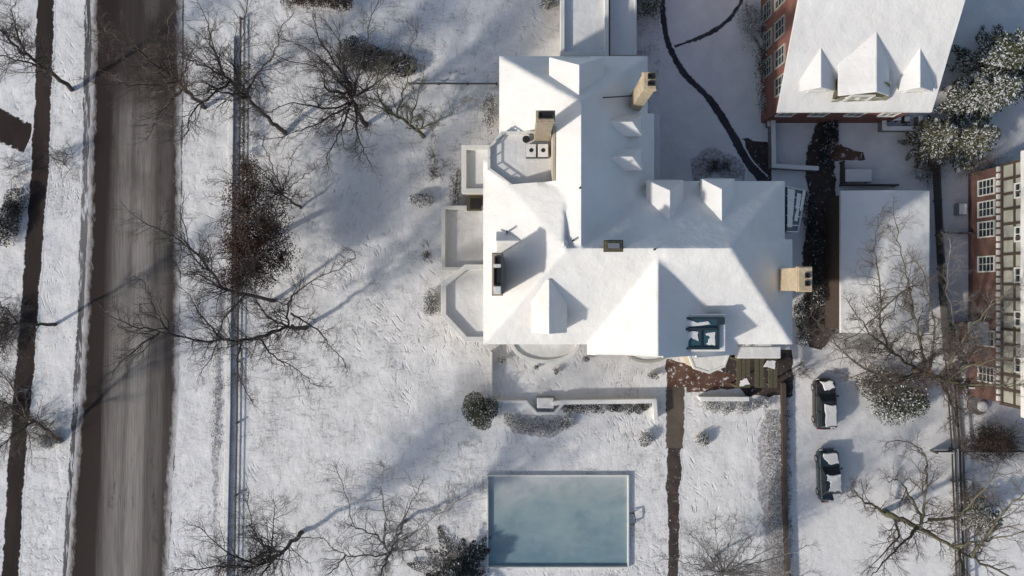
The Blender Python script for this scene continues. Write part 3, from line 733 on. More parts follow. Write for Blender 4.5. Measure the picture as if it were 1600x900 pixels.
cd = ND(1310, 1390, 150, 7.9, 9.1, 5.0, 1370, M['olive'])
ND(1404, 1458, 143, 7.3, 8.5, 5, 1438, M['snow'])
# snow dusted pent of the middle dormer
pt = MB(); a0 = P(1302, 157, 6.9); a1 = P(1388, 155, 6.9); b1 = P(1392, 128, 8.4); b2 = P(1366, 128, 8.5)
top = [a0, a1, b1, b2]; pt.v = [tuple(p) for p in top] + [(p.x, p.y, p.z - .5) for p in top]; pt.f = [(0, 1, 2, 3), (7, 6, 5, 4), (0, 4, 5, 1), (1, 5, 6, 2), (2, 6, 7, 3), (3, 7, 4, 0)]; pt.m = [0] * 6
def mk_pent():
    m = mk_wood('snow_dusted_shingle', (.30, .29, .19)); n = NT(m); src = n.b.inputs['Base Color'].links[0].from_socket
    n.base(n.mix(n.ramp(n.noise(1.6, 4, .6, n.coords((1, 1.6, 1), rot=(0, 0, R(-30)))), [(.5, 0), (.58, 1)]), src, (.7, .7, .68))); return m
pt.build('pent_roof', mk_pent(), nroof)
# garden court behind that house: low walls
def lowwall(pix, label, z=.9, wd=.3, m=None, cap=True, name='garden_wall', cat='wall', closed=False, capm=None):
    pts = [P(x, y) for x, y in pix]; t = thing(name, pts[0], label, cat)
    b = MB(); b.strip([(p.x, p.y) for p in pts], wd, 0, z, closed=closed); b.build('masonry', m or M['stone'], t)
    if cap: c = MB(); c.strip([(p.x, p.y) for p in pts], wd + .08, z + .002, z + .13, closed=closed); c.build('snow_cap', capm or M['snow'], t, bevel=.04)
    return t
lowwall([(1202, 182), (1203, 262), (1272, 266)], 'low snow-capped wall round the yard corner between the mansion and the red brick house')
lowwall([(1352, 186), (1374, 186), (1374, 204), (1430, 204), (1430, 184)], 'low wall of the small terrace right under the eave of the red brick house', z=.8)

bh = thing('timbered_house', P(1560, 440, 0), 'brick house with white half-timbered upper floor at the right edge', 'house')
X0 = 39.6; Y0, Y1 = -9.3, 9.9
b_ = MB(); b_.box(X0, X0 + 14, Y0, Y1, -.2, 4.4); bw = b_.build('wall', M['brick_dk'], bh)
b_ = MB(); b_.box(X0 - .12, X0 + 14.1, Y0 - .1, Y1 + .1, 4.4, 7.6); up = b_.build('upper_wall', M['greentrim'], bh)
tb = MB()
ys = np.linspace(Y0, Y1, 17)
for i, y in enumerate(ys):
    tb.box(X0 - .2, X0 - .118, y - .11, y + .11, 4.72, 7.4)
tb.box(X0 - .24, X0 - .114, Y0 - .1, Y1 + .1, 4.4, 4.72); tb.box(X0 - .24, X0 - .116, Y0 - .1, Y1 + .1, 7.4, 7.62); tb.box(X0 - .21, X0 - .117, Y0, Y1, 5.95, 6.12)
tb.build('timber_frame', M['timber'], up)
dt = MB()
for i in range(34):
    y = Y0 + .2 + i * (Y1 - Y0 - .4) / 33.5
    dt.box(X0 - .42, X0 - .14, y, y + .38, 4.25, 4.5)
dt.build('bracket_course', M['trim'], up)
rf = [[Vector((X0 - .6, Y0 - .6, 7.7)), Vector((X0 + 7, Y0 - .6, 12)), Vector((X0 + 7, Y1 + .6, 12)), Vector((X0 - .6, Y1 + .6, 7.7))],
      [Vector((X0 + 7, Y0 - .6, 12)), Vector((X0 + 14.6, Y0 - .6, 7.7)), Vector((X0 + 14.6, Y1 + .6, 7.7)), Vector((X0 + 7, Y1 + .6, 12))]]
heightfield('roof', rf, M['snow'], bh, res=.4)
for y in (8.4, 6.6, 4.9, -1.0 + 3, -4.2, -7.2): window(bw, (X0, y, 2.5), (0, 1, 0), (-1, 0, 0), 1.15, 1.9, M['trim'], cols=2, rows=4)
for y in (7.6, 4.2, 1.0, -2.4, -6.0): window(up, (X0 - .12, y, 6.7), (0, 1, 0), (-1, 0, 0), 1.0, 1.0, M['trim'])
pch = MB(); pch.box(X0 - 1.6, X0, -4.6, -2.9, 0, 2.6); po = pch.build('porch', M['brick_dk'], bh); pch = MB(); pch.box(X0 - 1.7, X0 - .01, -4.7, -2.8, 2.6, 2.78); pch.build('snow_layer', M['snow'], po, bevel=.05)

gr = thing('garage', P(1385, 400, 0), 'flat snow-covered garage beside the dark alley, bare branches across its roof', 'garage')
a = P(1314, 520, 3.6); b = P(1452, 298, 3.6)
m_ = (a.x + b.x) / 2; heightfield('roof', [[Vector((a.x, a.y, 3.6)), Vector((m_, a.y, 3.95)), Vector((m_, b.y, 3.95)), Vector((a.x, b.y, 3.6))], [Vector((m_, a.y, 3.95)), Vector((b.x, a.y, 3.6)), Vector((b.x, b.y, 3.6)), Vector((m_, b.y, 3.95))]], M['snow'], gr, res=.25, skirt=.3)
w_ = MB(); w_.box(a.x + .25, b.x - .25, a.y + .25, b.y - .25, -.1, 3.4); gwl = w_.build('wall', M['timber'], gr)
dd = MB(); dd.box(a.x + 1, b.x - 1, a.y + .15, a.y + .248, 0, 2.5); dd.build('garage_door', M['trim'], gr)

# ------------------------------------------------------------------ walls, fences
lowwall([(364, 60), (360, 400), (358, 640), (350, 1010)], 'long low snow-capped wall between the street verge and the front lawn', z=.16, wd=.36)
def fence(pix, label, z=1.5, m='fence', name='fence', postgap=2.4, snow=True, th=.07, rails=False):
    pts = [P(x, y) for x, y in pix]; t = thing(name, pts[0], label, 'fence')
    if rails:
        for zz in (z * .45, z): b = MB(); b.strip([(p.x, p.y) for p in pts], th, zz - .07, zz); b.build('rail', M[m], t)
    else:
        b = MB(); b.strip([(p.x, p.y) for p in pts], th, .1, z); b.build('panel', M[m], t)
        b = MB(); b.strip([(p.x, p.y) for p in pts], th + .05, z + .003, z + .05); b.build('rail', M['snow'] if snow else M[m], t)
    for p, q in zip(pts, pts[1:]):
        k = max(1, int((q - p).length / postgap))
        for i in range(k + (q is pts[-1])):
            c = p.lerp(q, i / k); po = MB(); po.box(c.x - .07, c.x + .07, c.y - .07, c.y + .07, 0, z + .1); po.build('post', M[m], t)
    return t
fence([(378, 30), (376, 260), (374, 470), (372, 660), (366, 1000)], 'thin dark railing just inside the long wall along the front lawn', z=.4, th=.06, rails=True, postgap=5)
fence([(1456, 262), (1464, 420), (1474, 560)], 'dark board fence running along the right side of the garage', z=1.1, snow=False)
fence([(1468, 364), (1524, 366)], 'short board fence joining the garage fence to the half-timbered house', z=.9, snow=False)
fence([(1474, 562), (1484, 700), (1494, 1000)], 'long grey fence between the two right-hand yards', z=.8, th=.12, rails=True)
fence([(1486, 570), (1496, 700), (1506, 1000)], 'second grey fence close behind the long one at the lower right', z=.8, th=.2, rails=True)
fence([(1454, 704), (1482, 704)], 'very short fence stub to the left of the long grey fence', z=.9)
fence([(1500, 704), (1640, 704)], 'cross fence running right from the pair of grey fences', z=.9)
fence([(1500, 604), (1640, 606)], 'upper cross fence in front of the half-timbered house', z=.9)
fence([(1221, 598), (1223, 750), (1231, 1000)], 'dark narrow fence between the planting bed and the parking court', z=.55, th=.3, snow=False, m='timber')
fence([(1312, 255), (1312, 290), (1395, 291)], 'low dark fence at the back of the garage', z=.8, snow=False)
fence([(640, 132), (776, 132)], 'thin low rail crossing the snow to the upper left corner of the mansion', z=.4, th=.05, rails=True)
lowwall([(862, 628), (880, 626), (1020, 624), (1022, 654)], 'white snow-capped balustrade wall right of the garden bench, above the dark hedge', z=.8, wd=.3, m=M['trim'])
lowwall([(770, 626), (822, 626), (838, 644), (866, 644), (880, 628)], 'white terrace edge bending round the garden bench', z=.5, wd=.16, m=M['trim'])
lowwall([(1090, 621), (1166, 621)], 'white snow-capped wall right of the front path', z=.7, wd=.3, m=M['trim'])
lowwall([(768, 548), (768, 622)], 'thin white garden wall running from the mansion corner to the dark round shrub', z=.6, wd=.14, m=M['trim'])
lowwall([(1166, 8), (1180, 60), (1196, 90), (1198, 200)], 'dark low wall beside the back lawn at the left of the red brick house', z=.6, wd=.25)
# sloping snow verge of the far sidewalk and bank
# ------------------------------------------------------------------ frozen pool
pl = thing('pool', P(870, 812), 'rectangular frozen pool of pale blue ice with a low white rim on the snowy lawn', 'pool')
a = P(762, 885); b = P(981, 742)
i_ = MB(); i_.box(a.x + .1, b.x - .1, a.y + .1, b.y - .1, -.02, .03); i_.build('ice', M['ice'], pl)
i_ = MB(); i_.strip([(a.x, a.y), (b.x, a.y), (b.x, b.y), (a.x, b.y)], .11, 0, .32, closed=True); i_.build('rim', M['trim'], pl)
ld = MB(); p0 = P(983, 800); p1 = P(983, 818)
ld.tube([(p0.x, p0.y, .35), (p0.x + .35, p0.y, .5), (p0.x + .45, (p0.y + p1.y) / 2, .5), (p1.x + .35, p1.y, .5), (p1.x, p1.y, .35)], [.07] * 5, 6, cap=True)
ld.tube([(p0.x + .35, p0.y, .5), (p0.x + .35, p0.y, 0)], [.05, .05], 6); ld.tube([(p1.x + .35, p1.y, .5), (p1.x + .35, p1.y, 0)], [.05, .05], 6); ld.build('handrail', M['leadmetal'], pl)

# ------------------------------------------------------------------ garden furniture and boxes
def snowbox(px, py, w, d, h, label, name, cat, m, snow=.16, rz=0, group=None, legs=False):
    p = P(px, py); t = thing(name, (p.x, p.y, 0), label, cat, group, rz)
    Mx = Matrix.Translation(p) @ Matrix.Rotation(rz, 4, 'Z')
    def bx(mb, x0, x1, y0, y1, z0, z1):
        i = len(mb.v); mb.box(x0, x1, y0, y1, z0, z1); mb.v[i:] = [tuple(Mx @ Vector(v)) for v in mb.v[i:]]
    b = MB()
    if legs:
        bx(b, -w / 2, w / 2, -d / 2, d / 2, h - .08, h)
        for sx in (-1, 1):
            for sy in (-1, 1): bx(b, sx * (w / 2 - .1) - .05, sx * (w / 2 - .1) + .05, sy * (d / 2 - .1) - .05, sy * (d / 2 - .1) + .05, 0, h - .08)
    else:
        bx(b, -w / 2, w / 2, -d / 2, d / 2, 0, h); bx(b, -w / 2 - .04, w / 2 + .04, -d / 2 - .04, d / 2 + .04, h - .12, h - .04)
    b.build('frame' if legs else 'casing', m, t, bevel=.015)
    s = MB(); bx(s, -w / 2 + .02, w / 2 - .02, -d / 2 + .02, d / 2 - .02, h + .002, h + snow); s.build('snow_cap', M['snow'], t, bevel=min(.07, snow * .45))
    return t
snowbox(852, 628, 1.5, .95, .45, 'snow-topped garden bench set into the bend of the white terrace edge', 'garden_bench', 'bench', M['stone'])
t = snowbox(1333, 277, 2.3, 1.15, .9, 'snow-topped dark garden table behind the garage', 'garden_table', 'table', M['timber'], legs=True)
snowbox(1496, 328, .7, 1.0, .7, 'small snow-topped cabinet in the yard right of the garage fence', 'utility_cabinet', 'cabinet', M['metal'])
for k, (x, y, lb) in enumerate(((1521, 432, 'top'), (1524, 460, 'middle'), (1526, 486, 'bottom'))):
    snowbox(x, y, .75, .75, .8, {'top': 'uppermost', 'middle': 'middle', 'bottom': 'lowest'}[lb] + ' of the three snow-topped cooling units beside the half-timbered house', 'cooling_unit', 'cooling unit', M['metal'], group='cooling units beside the half-timbered house')
snowbox(1392, 187, .9, .6, .8, 'snow-topped bench on the terrace under the brick house eave', 'bench', 'bench', M['timber'], legs=True)
snowbox(1412, 188, .5, .5, .5, 'small square planter on the terrace under the brick house eave', 'planter', 'planter', M['timber'])
# cooling units standing on the mansion's roof deck
for (x0, x1, nm) in ((822, 838, 'left'), (840, 857, 'right')):
    a = P(x0, 246, 10.6); b = P(x1, 225, 10.6); t = thing('cooling_unit', ((a.x + b.x) / 2, (a.y + b.y) / 2, 10.004), nm + '-hand snow-topped cooling unit on the mansion roof deck', 'cooling unit', 'cooling units on the roof deck')
    c = MB(); c.box(a.x, b.x, a.y, b.y, 10.004, 10.7); c.build('casing', M['leadmetal'], t, bevel=.02)
    c = MB(); c.box(a.x + .02, b.x - .02, a.y + .02, b.y - .02, 10.702, 10.78); c.build('snow_cap', M['snow'], t, bevel=.04)
    c = MB(); cx, cy = (a.x + b.x) / 2, (a.y + b.y) / 2; c.tube([(cx, cy, 10.7), (cx, cy, 10.80)], [.17, .15], 12, cap=True); c.build('fan', M['black'], t)
p = P(822, 218, 10.4); t = thing('planter', (p.x, p.y, 10.004), 'dark round planter in the corner of the mansion roof deck', 'planter'); c = MB(); c.tube([(p.x, p.y, 10.004), (p.x, p.y, 10.5)], [.18, .27], 12, cap=True); c.build('pot', M['black'], t)
# urn fountain
p = P(1525, 632); t = thing('fountain', p, 'round snow-filled garden fountain in a dark ring beside the long grey fence', 'fountain')
c = MB(); c.tube([(p.x, p.y, 0), (p.x, p.y, .4)], [.85, .85], 16, cap=True); c.build('basin', M['stone'], t, bevel=.03)
c = MB(); c.tube([(p.x, p.y, .4), (p.x, p.y, .7), (p.x, p.y, .9)], [.15, .2, .5], 14, cap=True); c.ball((p.x, p.y, .95), .48, 12, 6, .4, .06); c.build('bowl', M['snow'], t, smooth=True)

# ------------------------------------------------------------------ cars
def car(px, py, L, W, Hh, paint, label, rz=0, snow_fn=None, suv=False):
    p = P(px, py); t = thing('parked_car', p, label, 'car', 'cars parked on the snowy court', rz)
    Mx = wmat(t)
    def add(mb, name, m, parent, **k):
        mb.v = [tuple(Mx @ Vector(v)) for v in mb.v]; return mb.build(name, m, parent, **k)
    # body: stations front(+y) to back, rounded plan
    nst = 15; body = MB(); rings = []
    prof = lambda s: (.66 + .22 * min(1, (1 - abs(2 * s - 1)) * 4)) * 1.0
    for i in range(nst):
        s = i / (nst - 1); y = L / 2 - s * L
        e = min(s, 1 - s); hw = W / 2 * (1 - .30 * max(0, 1 - e / .10) ** 2.0 - .05 * max(0, 1 - e / .3))
        top = .62 + .30 * min(1, e / .07) ** .6 + (.04 if s > .3 else 0)
        bot = .24 + .08 * max(0, 1 - e / .08)
        sec = [(-hw, bot), (-hw * 1.0, top * .62), (-hw * .97, top * .88), (-hw * .86, top), (0, top + .05), (hw * .86, top), (hw * .97, top * .88), (hw, top * .62), (hw, bot)]
        b = len(body.v); body.v += [(x, y, z) for x, z in sec]; rings.append(b)
    k = 9
    for a, b in zip(rings, rings[1:]):
        for i in range(k): body.f.append((a + i, a + (i + 1) % k, b + (i + 1) % k, b + i)); body.m.append(0)
    body.f.append(tuple(rings[0] + i for i in range(k - 1, -1, -1))); body.f.append(tuple(rings[-1] + i for i in range(k))); body.m += [0, 0]
    bo = add(body, 'body', paint, t, smooth=True)
    try: bo.data.set_sharp_from_angle(angle=R(40))
    except Exception: pass
    # greenhouse
    y0, y1 = (.22 * L, -.46 * L) if suv else (.20 * L, -.36 * L); ty0, ty1 = (.08 * L, -.40 * L) if suv else (.06 * L, -.24 * L)
    gh = MB(); lo = [(-W * .43, y1, .92), (W * .43, y1, .92), (W * .43, y0, .92), (-W * .43, y0, .92)]; hi = [(-W * .35, ty1, Hh - .04), (W * .35, ty1, Hh - .04), (W * .35, ty0, Hh - .04), (-W * .35, ty0, Hh - .04)]
    gh.v = lo + hi; gh.f = [(3, 2, 1, 0), (4, 5, 6, 7), (0, 1, 5, 4), (1, 2, 6, 5), (2, 3, 7, 6), (3, 0, 4, 7)]; gh.m = [0] * 6
    add(gh, 'windows', M['glass'], t, bevel=.09, seg=3)
    rp = MB(); rp.prism([(-W * .355, ty1), (W * .355, ty1), (W * .355, ty0), (-W * .355, ty0)], Hh - .05, Hh); ro = add(rp, 'roof_panel', paint, t, bevel=.03)
    for sx in (-1, 1):
        for (ya, yb) in ((y0, ty0), (y1, ty1), ((y0 + y1) / 2, (ty0 + ty1) / 2)):
            pl_ = MB(); pl_.tube([(sx * W * .43, ya, .92), (sx * W * .352, yb, Hh - .03)], [.045, .04], 5); add(pl_, 'pillar', paint, t)
    for sx in (-1, 1):
        m = MB(); m.box(sx * W * .5 - .03, sx * W * .5 + .1 * sx + .03, y0 - .35, y0 - .2, .88, 1.0); add(m, 'mirror', paint, t, bevel=.02)
        m = MB(); m.box(sx * W * .33 - .14, sx * W * .33 + .14, L * .475, L * .492, .58, .72); add(m, 'headlight', M['lamp'], t, bevel=.01)
        m = MB(); m.box(sx * W * .33 - .14, sx * W * .33 + .14, -L * .492, -L * .475, .62, .78); add(m, 'tail_light', M['redlamp'], t, bevel=.01)
        for yw in (.31 * L, -.31 * L):
            m = MB(); m.tube([(sx * (W / 2 - .2), yw, .33), (sx * (W / 2 + .01), yw, .33)], [.33, .33], 18, cap=True); wh = add(m, 'wheel', M['tyre'], t)
            m = MB(); m.tube([(sx * (W / 2 + .012), yw, .33), (sx * (W / 2 + .03), yw, .33)], [.2, .19], 14, cap=True); add(m, 'rim', M['rim'], wh)
    if snow_fn:
        for nm, pts, z in snow_fn:
            s = MB(); out = []
            for i in range(len(pts)):
                a, b = Vector(pts[i]), Vector(pts[(i + 1) % len(pts)])
                for kk in range(4): q = a.lerp(b, kk / 4); out.append((q.x * W / 2 + random.uniform(-.06, .06), q.y * L / 2 + random.uniform(-.09, .09)))
            s.prism(out, z - .05, z + .09); add(s, 'snow_patch', M['snow'], t, bevel=.06, seg=3)
    return t
car(1284, 629, 4.4, 1.85, 1.50, M['paint_black'], 'black car with a snow patch on its rear half, nearer the side entrance', rz=R(1),
    snow_fn=[('a', [(-.45, .05), (.66, .0), (.68, -.80), (-.3, -.82)], 1.50), ('c', [(-.6, .9), (.6, .9), (.75, .62), (-.1, .55)], .98), ('b', [(.3, -.74), (.72, -.76), (.7, -.93), (.3, -.93)], 1.02)], suv=True)
car(1290, 740, 4.6, 1.85, 1.47, M['paint_teal'], 'dark teal car with snow over its roof and boot, below the black car', rz=R(2),
    snow_fn=[('a', [(-.55, .13), (.7, .12), (.70, -.50), (-.45, -.50), (-.2, -.2), (-.55, -.05)], 1.47), ('b', [(.2, -.62), (.85, -.60), (.82, -.95), (-.3, -.95), (-.3, -.9), (.2, -.85)], 1.0), ('c', [(-.6, .86), (.6, .84), (.82, .45), (.0, .46), (-.5, .6)], .98)])

# ------------------------------------------------------------------ bare trees
def grow(mb, p, d, L, r, lev, maxlev, up=.12, wig=.22, dens=1.0, droop=0.0):
    nseg = 4 if lev < maxlev else 3
    pts = [p.copy()]; rad = [r]; q = p.copy(); dd = d.normalized(); dirs = [dd.copy()]
    for i in range(nseg):
        dd = (dd + Vector((random.gauss(0, wig), random.gauss(0, wig), random.gauss(0, wig) + up - droop))).normalized()
        q = q + dd * (L / nseg); pts.append(q.copy()); rad.append(r * (1 - .8 * (i + 1) / nseg)); dirs.append(dd.copy())
    mb.tube(pts, rad, 3 if lev >= 2 else 4)
    if lev >= maxlev: return
    k = int(round({1: 7, 2: 6, 3: 3}.get(lev, 2) * dens + random.uniform(-.5, .5)))
    for j in range(k):
        t = .18 + .8 * (j + random.random()) / k; i = min(nseg - 1, int(t * nseg)); f = t * nseg - i
        b = pts[i].lerp(pts[i + 1], f); td = dirs[i + 1]
        s = td.cross(Vector((random.gauss(0, 1), random.gauss(0, 1), random.gauss(0, 1)))); 
        if s.length < .01: continue
        s.normalize(); nd = (td * random.uniform(.7, 1.1) + s * random.uniform(.5, .95)).normalized()
        grow(mb, b, nd, L * random.uniform(.42, .66) * (1.1 - .4 * t), r * .5 * (1.15 - .5 * t), lev + 1, maxlev, up, wig, dens, droop)
def tree(base, limbs, label, m='bark', r0=.28, tw=1.0, maxlev=4, length=2.8, cat='bare tree', name='bare_tree', group=None, start=.22, up=.10, tr=.013, bm=None):
    """base (px,py). limbs: list of polylines of (px,py,z[,radius scale]); the first point of each may be 'base'"""
    p0 = P(*base); t = thing(name, p0, label, cat, group)
    tb_ = MB(); cb = MB()
    for li, lb in enumerate(limbs):
        pts = [p0 if q == 'b' else P(q[0], q[1], q[2]) for q in lb]; isb = lb[0] == 'b'
        rr = r0 * .85 if isb else r0 * .42
        sp_ = smoothpoly(pts, 5); n = len(sp_)
        rad = [max(.03, rr * (1 - .86 * (i / (n - 1)) ** .75)) for i in range(n)]
        # natural wobble
        for i in range(1, n - 1): sp_[i] = sp_[i] + Vector((random.gauss(0, .07), random.gauss(0, .07), random.gauss(0, .07)))
        tb_.tube(sp_, rad, 8 if isb else 6)
        Ltot = sum((b - a).length for a, b in zip(sp_, sp_[1:]))
        k = int(Ltot * 2.2 * tw)
        for j in range(k):
            s = start + (1 - start) * (j + random.random()) / k if isb else .05 + .95 * (j + random.random()) / k
            i = min(n - 2, int(s * (n - 1))); b = sp_[i].lerp(sp_[i + 1], s * (n - 1) - i); td = (sp_[i + 1] - sp_[i]).normalized()
            sd = td.cross(Vector((random.gauss(0, 1), random.gauss(0, 1), random.gauss(0, 1)))).normalized()
            nd = (td * random.uniform(.5, 1.0) + sd * random.uniform(.6, 1.0)).normalized()
            grow(cb, b, nd, length * random.uniform(.55, 1.1) * (1.15 - .45 * s), min(rad[i] * .5, .045), 1, maxlev, up)
        grow(cb, sp_[-1], (sp_[-1] - sp_[-2]), length * .8, .035, 1, maxlev, up)
    tb_.build('trunk', M[m], t, smooth=True); cb.build('crown', M[bm or m], t)
    return t
def fan(fork, h, rad, n, a0=0, a1=360, zt=None):
    """limbs fanning out of a fork point (px,py,z): world offsets"""
    F0 = P(*fork); out = []
    for i in range(n):
        a = R(a0 + (a1 - a0) * (i + random.uniform(.2, .8)) / n); q = rad * random.uniform(.7, 1.05); hh = h * random.uniform(.75, 1.05)
        pts = []
        for t in (0, .35, .7, 1):
            w = F0 + Vector((math.cos(a) * q * t ** .9, math.sin(a) * q * t ** .9, hh * t)); k = (H - w.z) / F
            pts.append((800 + w.x / k, 450 - w.y / k, w.z))
        out.append(pts)
    return out
# along the street, left
tree((112, 140), [['b', (78, 112, 3.5), (40, 85, 6.5), (0, 48, 9.5), (-50, 5, 12)], [(82, 116, 3), (40, 98, 6), (-5, 86, 9), (-60, 70, 12)], [(40, 85, 6.5), (25, 50, 9), (20, 10, 12)]],
     'bare tree leaning out of the upper left corner over the dark sidewalk', r0=.26, tw=1.1)
tree((86, 507), [['b', (50, 507, 3.5), (5, 505, 7), (-60, 500, 11)], [(30, 506, 5), (5, 480, 8), (-20, 440, 11)], [(20, 506, 5.5), (0, 540, 8), (-25, 590, 11)]],
     'bare tree at the left edge crossing the middle of the dark sidewalk', r0=.2, tw=1.0)
tree((96, 690), [['b', (62, 665, 2.5), (20, 640, 6), (-30, 600, 10)], [(50, 660, 4), (10, 690, 7), (-20, 720, 10)], [(40, 650, 5), (20, 610, 8), (-10, 560, 11)]],
     'bare tree at the left edge over the lower part of the dark sidewalk', r0=.24, tw=1.0, m='bark_warm')
tree((320, 168), [['b', (300, 148, 3), (278, 128, 6), (238, 98, 9), (198, 70, 12), (165, 50, 14)], [(280, 130, 6), (290, 105, 8), (300, 80, 10)], [(278, 128, 6), (225, 133, 8), (175, 130, 10)], [(285, 140, 5), (255, 170, 8), (238, 200, 10)], [(270, 122, 7), (265, 80, 10), (262, 30, 13)]],
     'reddish bare tree reaching over the top of the road', m='bark_warm', r0=.24, tw=1.2)
tree((445, 208), [['b', (418, 184, 2.5), (385, 152, 5.5), (352, 118, 8), (332, 78, 10.5), (322, 30, 13)], [(385, 152, 5.5), (345, 143, 7.5), (300, 140, 9.5)], [(372, 140, 6.5), (374, 105, 9), (378, 60, 12), (385, 20, 14)], [(350, 115, 8), (310, 100, 10), (285, 85, 12)], [(385, 150, 5.5), (400, 115, 8), (430, 80, 11), (440, 40, 13)], [(360, 125, 7.5), (300, 175, 9.5), (290, 210, 11)]],
     'large bare tree near the upper end of the long wall, trunk leaning left', r0=.27, tw=1.35)
tree((572, 196), [['b', (560, 178, 2.5), (550, 150, 5), (540, 118, 8), (528, 60, 12)], [(550, 152, 5), (525, 120, 7), (500, 90, 9), (465, 70, 11.5)], [(548, 145, 5.5), (512, 140, 7.5), (498, 105, 9.5), (450, 95, 12)], [(552, 158, 4.5), (515, 170, 7), (460, 160, 9.5), (425, 175, 11.5)], [(552, 160, 4.5), (520, 180, 7), (480, 200, 9.5), (440, 215, 11)], [(552, 150, 5), (560, 115, 8), (575, 60, 11.5), (580, 25, 13)], [(556, 150, 5), (590, 128, 7.5), (630, 90, 10), (650, 60, 12)], [(555, 165, 4), (560, 215, 7), (575, 250, 9)], [(545, 170, 4.5), (530, 210, 7), (510, 245, 9)], [(545, 130, 6.5), (505, 70, 10), (490, 30, 12.5)]],
     'big spreading bare tree on the upper lawn with a dark trunk and radiating limbs', r0=.27, tw=1.3, length=2.5)
tree((662, 214), [['b', (645, 198, 1.6), (615, 180, 3.2), (580, 160, 5)], [(640, 195, 2), (650, 160, 4.5), (660, 125, 7)], [(620, 182, 3), (630, 145, 6), (645, 100, 9)], [(612, 180, 3.2), (590, 150, 6), (600, 110, 9)], [(650, 203, 1.2), (680, 190, 4), (720, 165, 6.5)]],
     'low mossy bare tree leaning towards the big spreading tree', m='bark_moss', r0=.24, tw=1.3, length=1.7)
tree((470, 325), [['b', (452, 312, 2.2), (430, 292, 4.5), (410, 265, 7)]] + fan((440, 300, 3.5), 4.5, 3.6, 9),
     'fine-twigged small bare tree above the brown-leaved tree', r0=.15, tw=1.1, length=1.7)
tree((428, 470), [['b', (395, 462, 3.5), (350, 450, 6.5), (316, 405, 9), (280, 376, 11.5), (225, 348, 14)], [(350, 450, 6.5), (318, 435, 8.5), (280, 425, 11)], [(385, 460, 4), (350, 500, 8), (330, 560, 11)], [(330, 425, 8), (300, 400, 10), (285, 330, 12.5)]],
     'bare tree reaching from under the brown-leaved tree over the road', r0=.22, tw=1.2, m='bark')
tree((478, 512), [['b', (462, 512, 2), (448, 511, 3.5), (405, 526, 6), (350, 532, 8.5), (290, 528, 11), (228, 515, 13.5), (185, 500, 15)], [(450, 511, 3.5), (450, 480, 5), (462, 458, 6.5), (490, 438, 8.5), (530, 420, 11), (555, 400, 12.5)], [(450, 511, 3.5), (420, 495, 5.5), (402, 470, 7.5), (400, 430, 10)], [(455, 490, 4.5), (490, 510, 6.5), (512, 536, 8.5), (535, 560, 10.5)], [(405, 526, 6), (420, 550, 8), (460, 575, 10), (490, 600, 12)], [(350, 532, 8.5), (320, 500, 10.5), (300, 470, 12)], [(265, 522, 11.5), (240, 480, 12.5), (225, 440, 14)], [(250, 518, 12), (215, 545, 13), (185, 570, 14.5)], [(380, 530, 7), (370, 570, 9.5), (390, 620, 12)]],
     'sprawling bare tree on the left lawn with a long limb over the road', r0=.24, tw=1.25, length=2.3)
tree((471, 832), [['b', (455, 850, 2), (432, 868, 4), (400, 885, 6.5), (350, 885, 9), (300, 890, 12)], [(440, 862, 3.5), (412, 850, 6), (392, 815, 9), (388, 770, 12)], [(432, 870, 4), (400, 905, 7), (370, 940, 10)], [(420, 875, 5), (425, 830, 8), (430, 790, 11)], [(400, 885, 6.5), (350, 860, 9), (320, 830, 11.5)]],
     'dark bare tree at the bottom left beside the long wall, trunk leaning left', r0=.26, tw=1.4)
tree((632, 812), [['b', (622, 838, 2.2), (606, 868, 4.5), (592, 905, 7), (580, 950, 9)], [(610, 862, 4), (570, 868, 6), (535, 866, 7.5), (505, 845, 9.5), (470, 840, 12)], [(606, 866, 4.5), (590, 838, 6.5), (552, 820, 8.5), (545, 780, 10.5), (530, 745, 12.5)], [(600, 850, 5.5), (600, 800, 8.5), (596, 760, 11), (600, 730, 12.5)], [(612, 858, 4), (650, 830, 7), (690, 800, 10), (720, 780, 12)], [(608, 852, 5), (636, 800, 8), (655, 760, 11)], [(540, 866, 7.5), (520, 890, 9), (490, 910, 11)], [(615, 860, 4), (660, 860, 7), (690, 870, 9.5)]],
     'round-crowned bare tree at the bottom left of the pool', m='bark_grey', bm='bark_grey', r0=.2, tw=1.25, length=2.2)
tree((1118, 868), [['b', (1126, 884, 2.0), (1134, 912, 4.5)]] + fan((1130, 897, 2.5), 6, 6.6, 12, 8, 172) + fan((1128, 893, 2.2), 8, 3.6, 4, 30, 150),
     'fan-shaped bare tree at the bottom edge between the front path and the dark fence', m='bark_grey', bm='bark_grey', r0=.16, tw=.62, length=2.3)
tree((1380, 800), [['b', (1405, 812, 1.8), (1440, 828, 3.8), (1490, 855, 6.5), (1545, 885, 9), (1610, 915, 12)], [(1438, 825, 3.8), (1446, 785, 5.5), (1448, 735, 7.5), (1440, 702, 9), (1405, 688, 10.5)], [(1440, 810, 4.2), (1420, 775, 6), (1405, 752, 7.5), (1388, 752, 8.5)], [(1434, 826, 3.5), (1410, 850, 5), (1380, 880, 7), (1360, 905, 9)], [(1400, 812, 1.6), (1400, 845, 4), (1365, 880, 7)], [(1450, 812, 4.2), (1500, 805, 6), (1530, 770, 9), (1560, 740, 11)], [(1382, 801, 1), (1345, 780, 3), (1332, 758, 5)], [(1490, 855, 6.5), (1540, 845, 9), (1600, 830, 11)], [(1500, 862, 7), (1505, 900, 9), (1510, 950, 11)], [(1520, 870, 8), (1570, 800, 11), (1600, 770, 13)]],
     'mossy bare tree at the bottom right with a thick leaning trunk', m='bark_moss', bm='bark_warm', r0=.36, tw=.8, length=2.4)
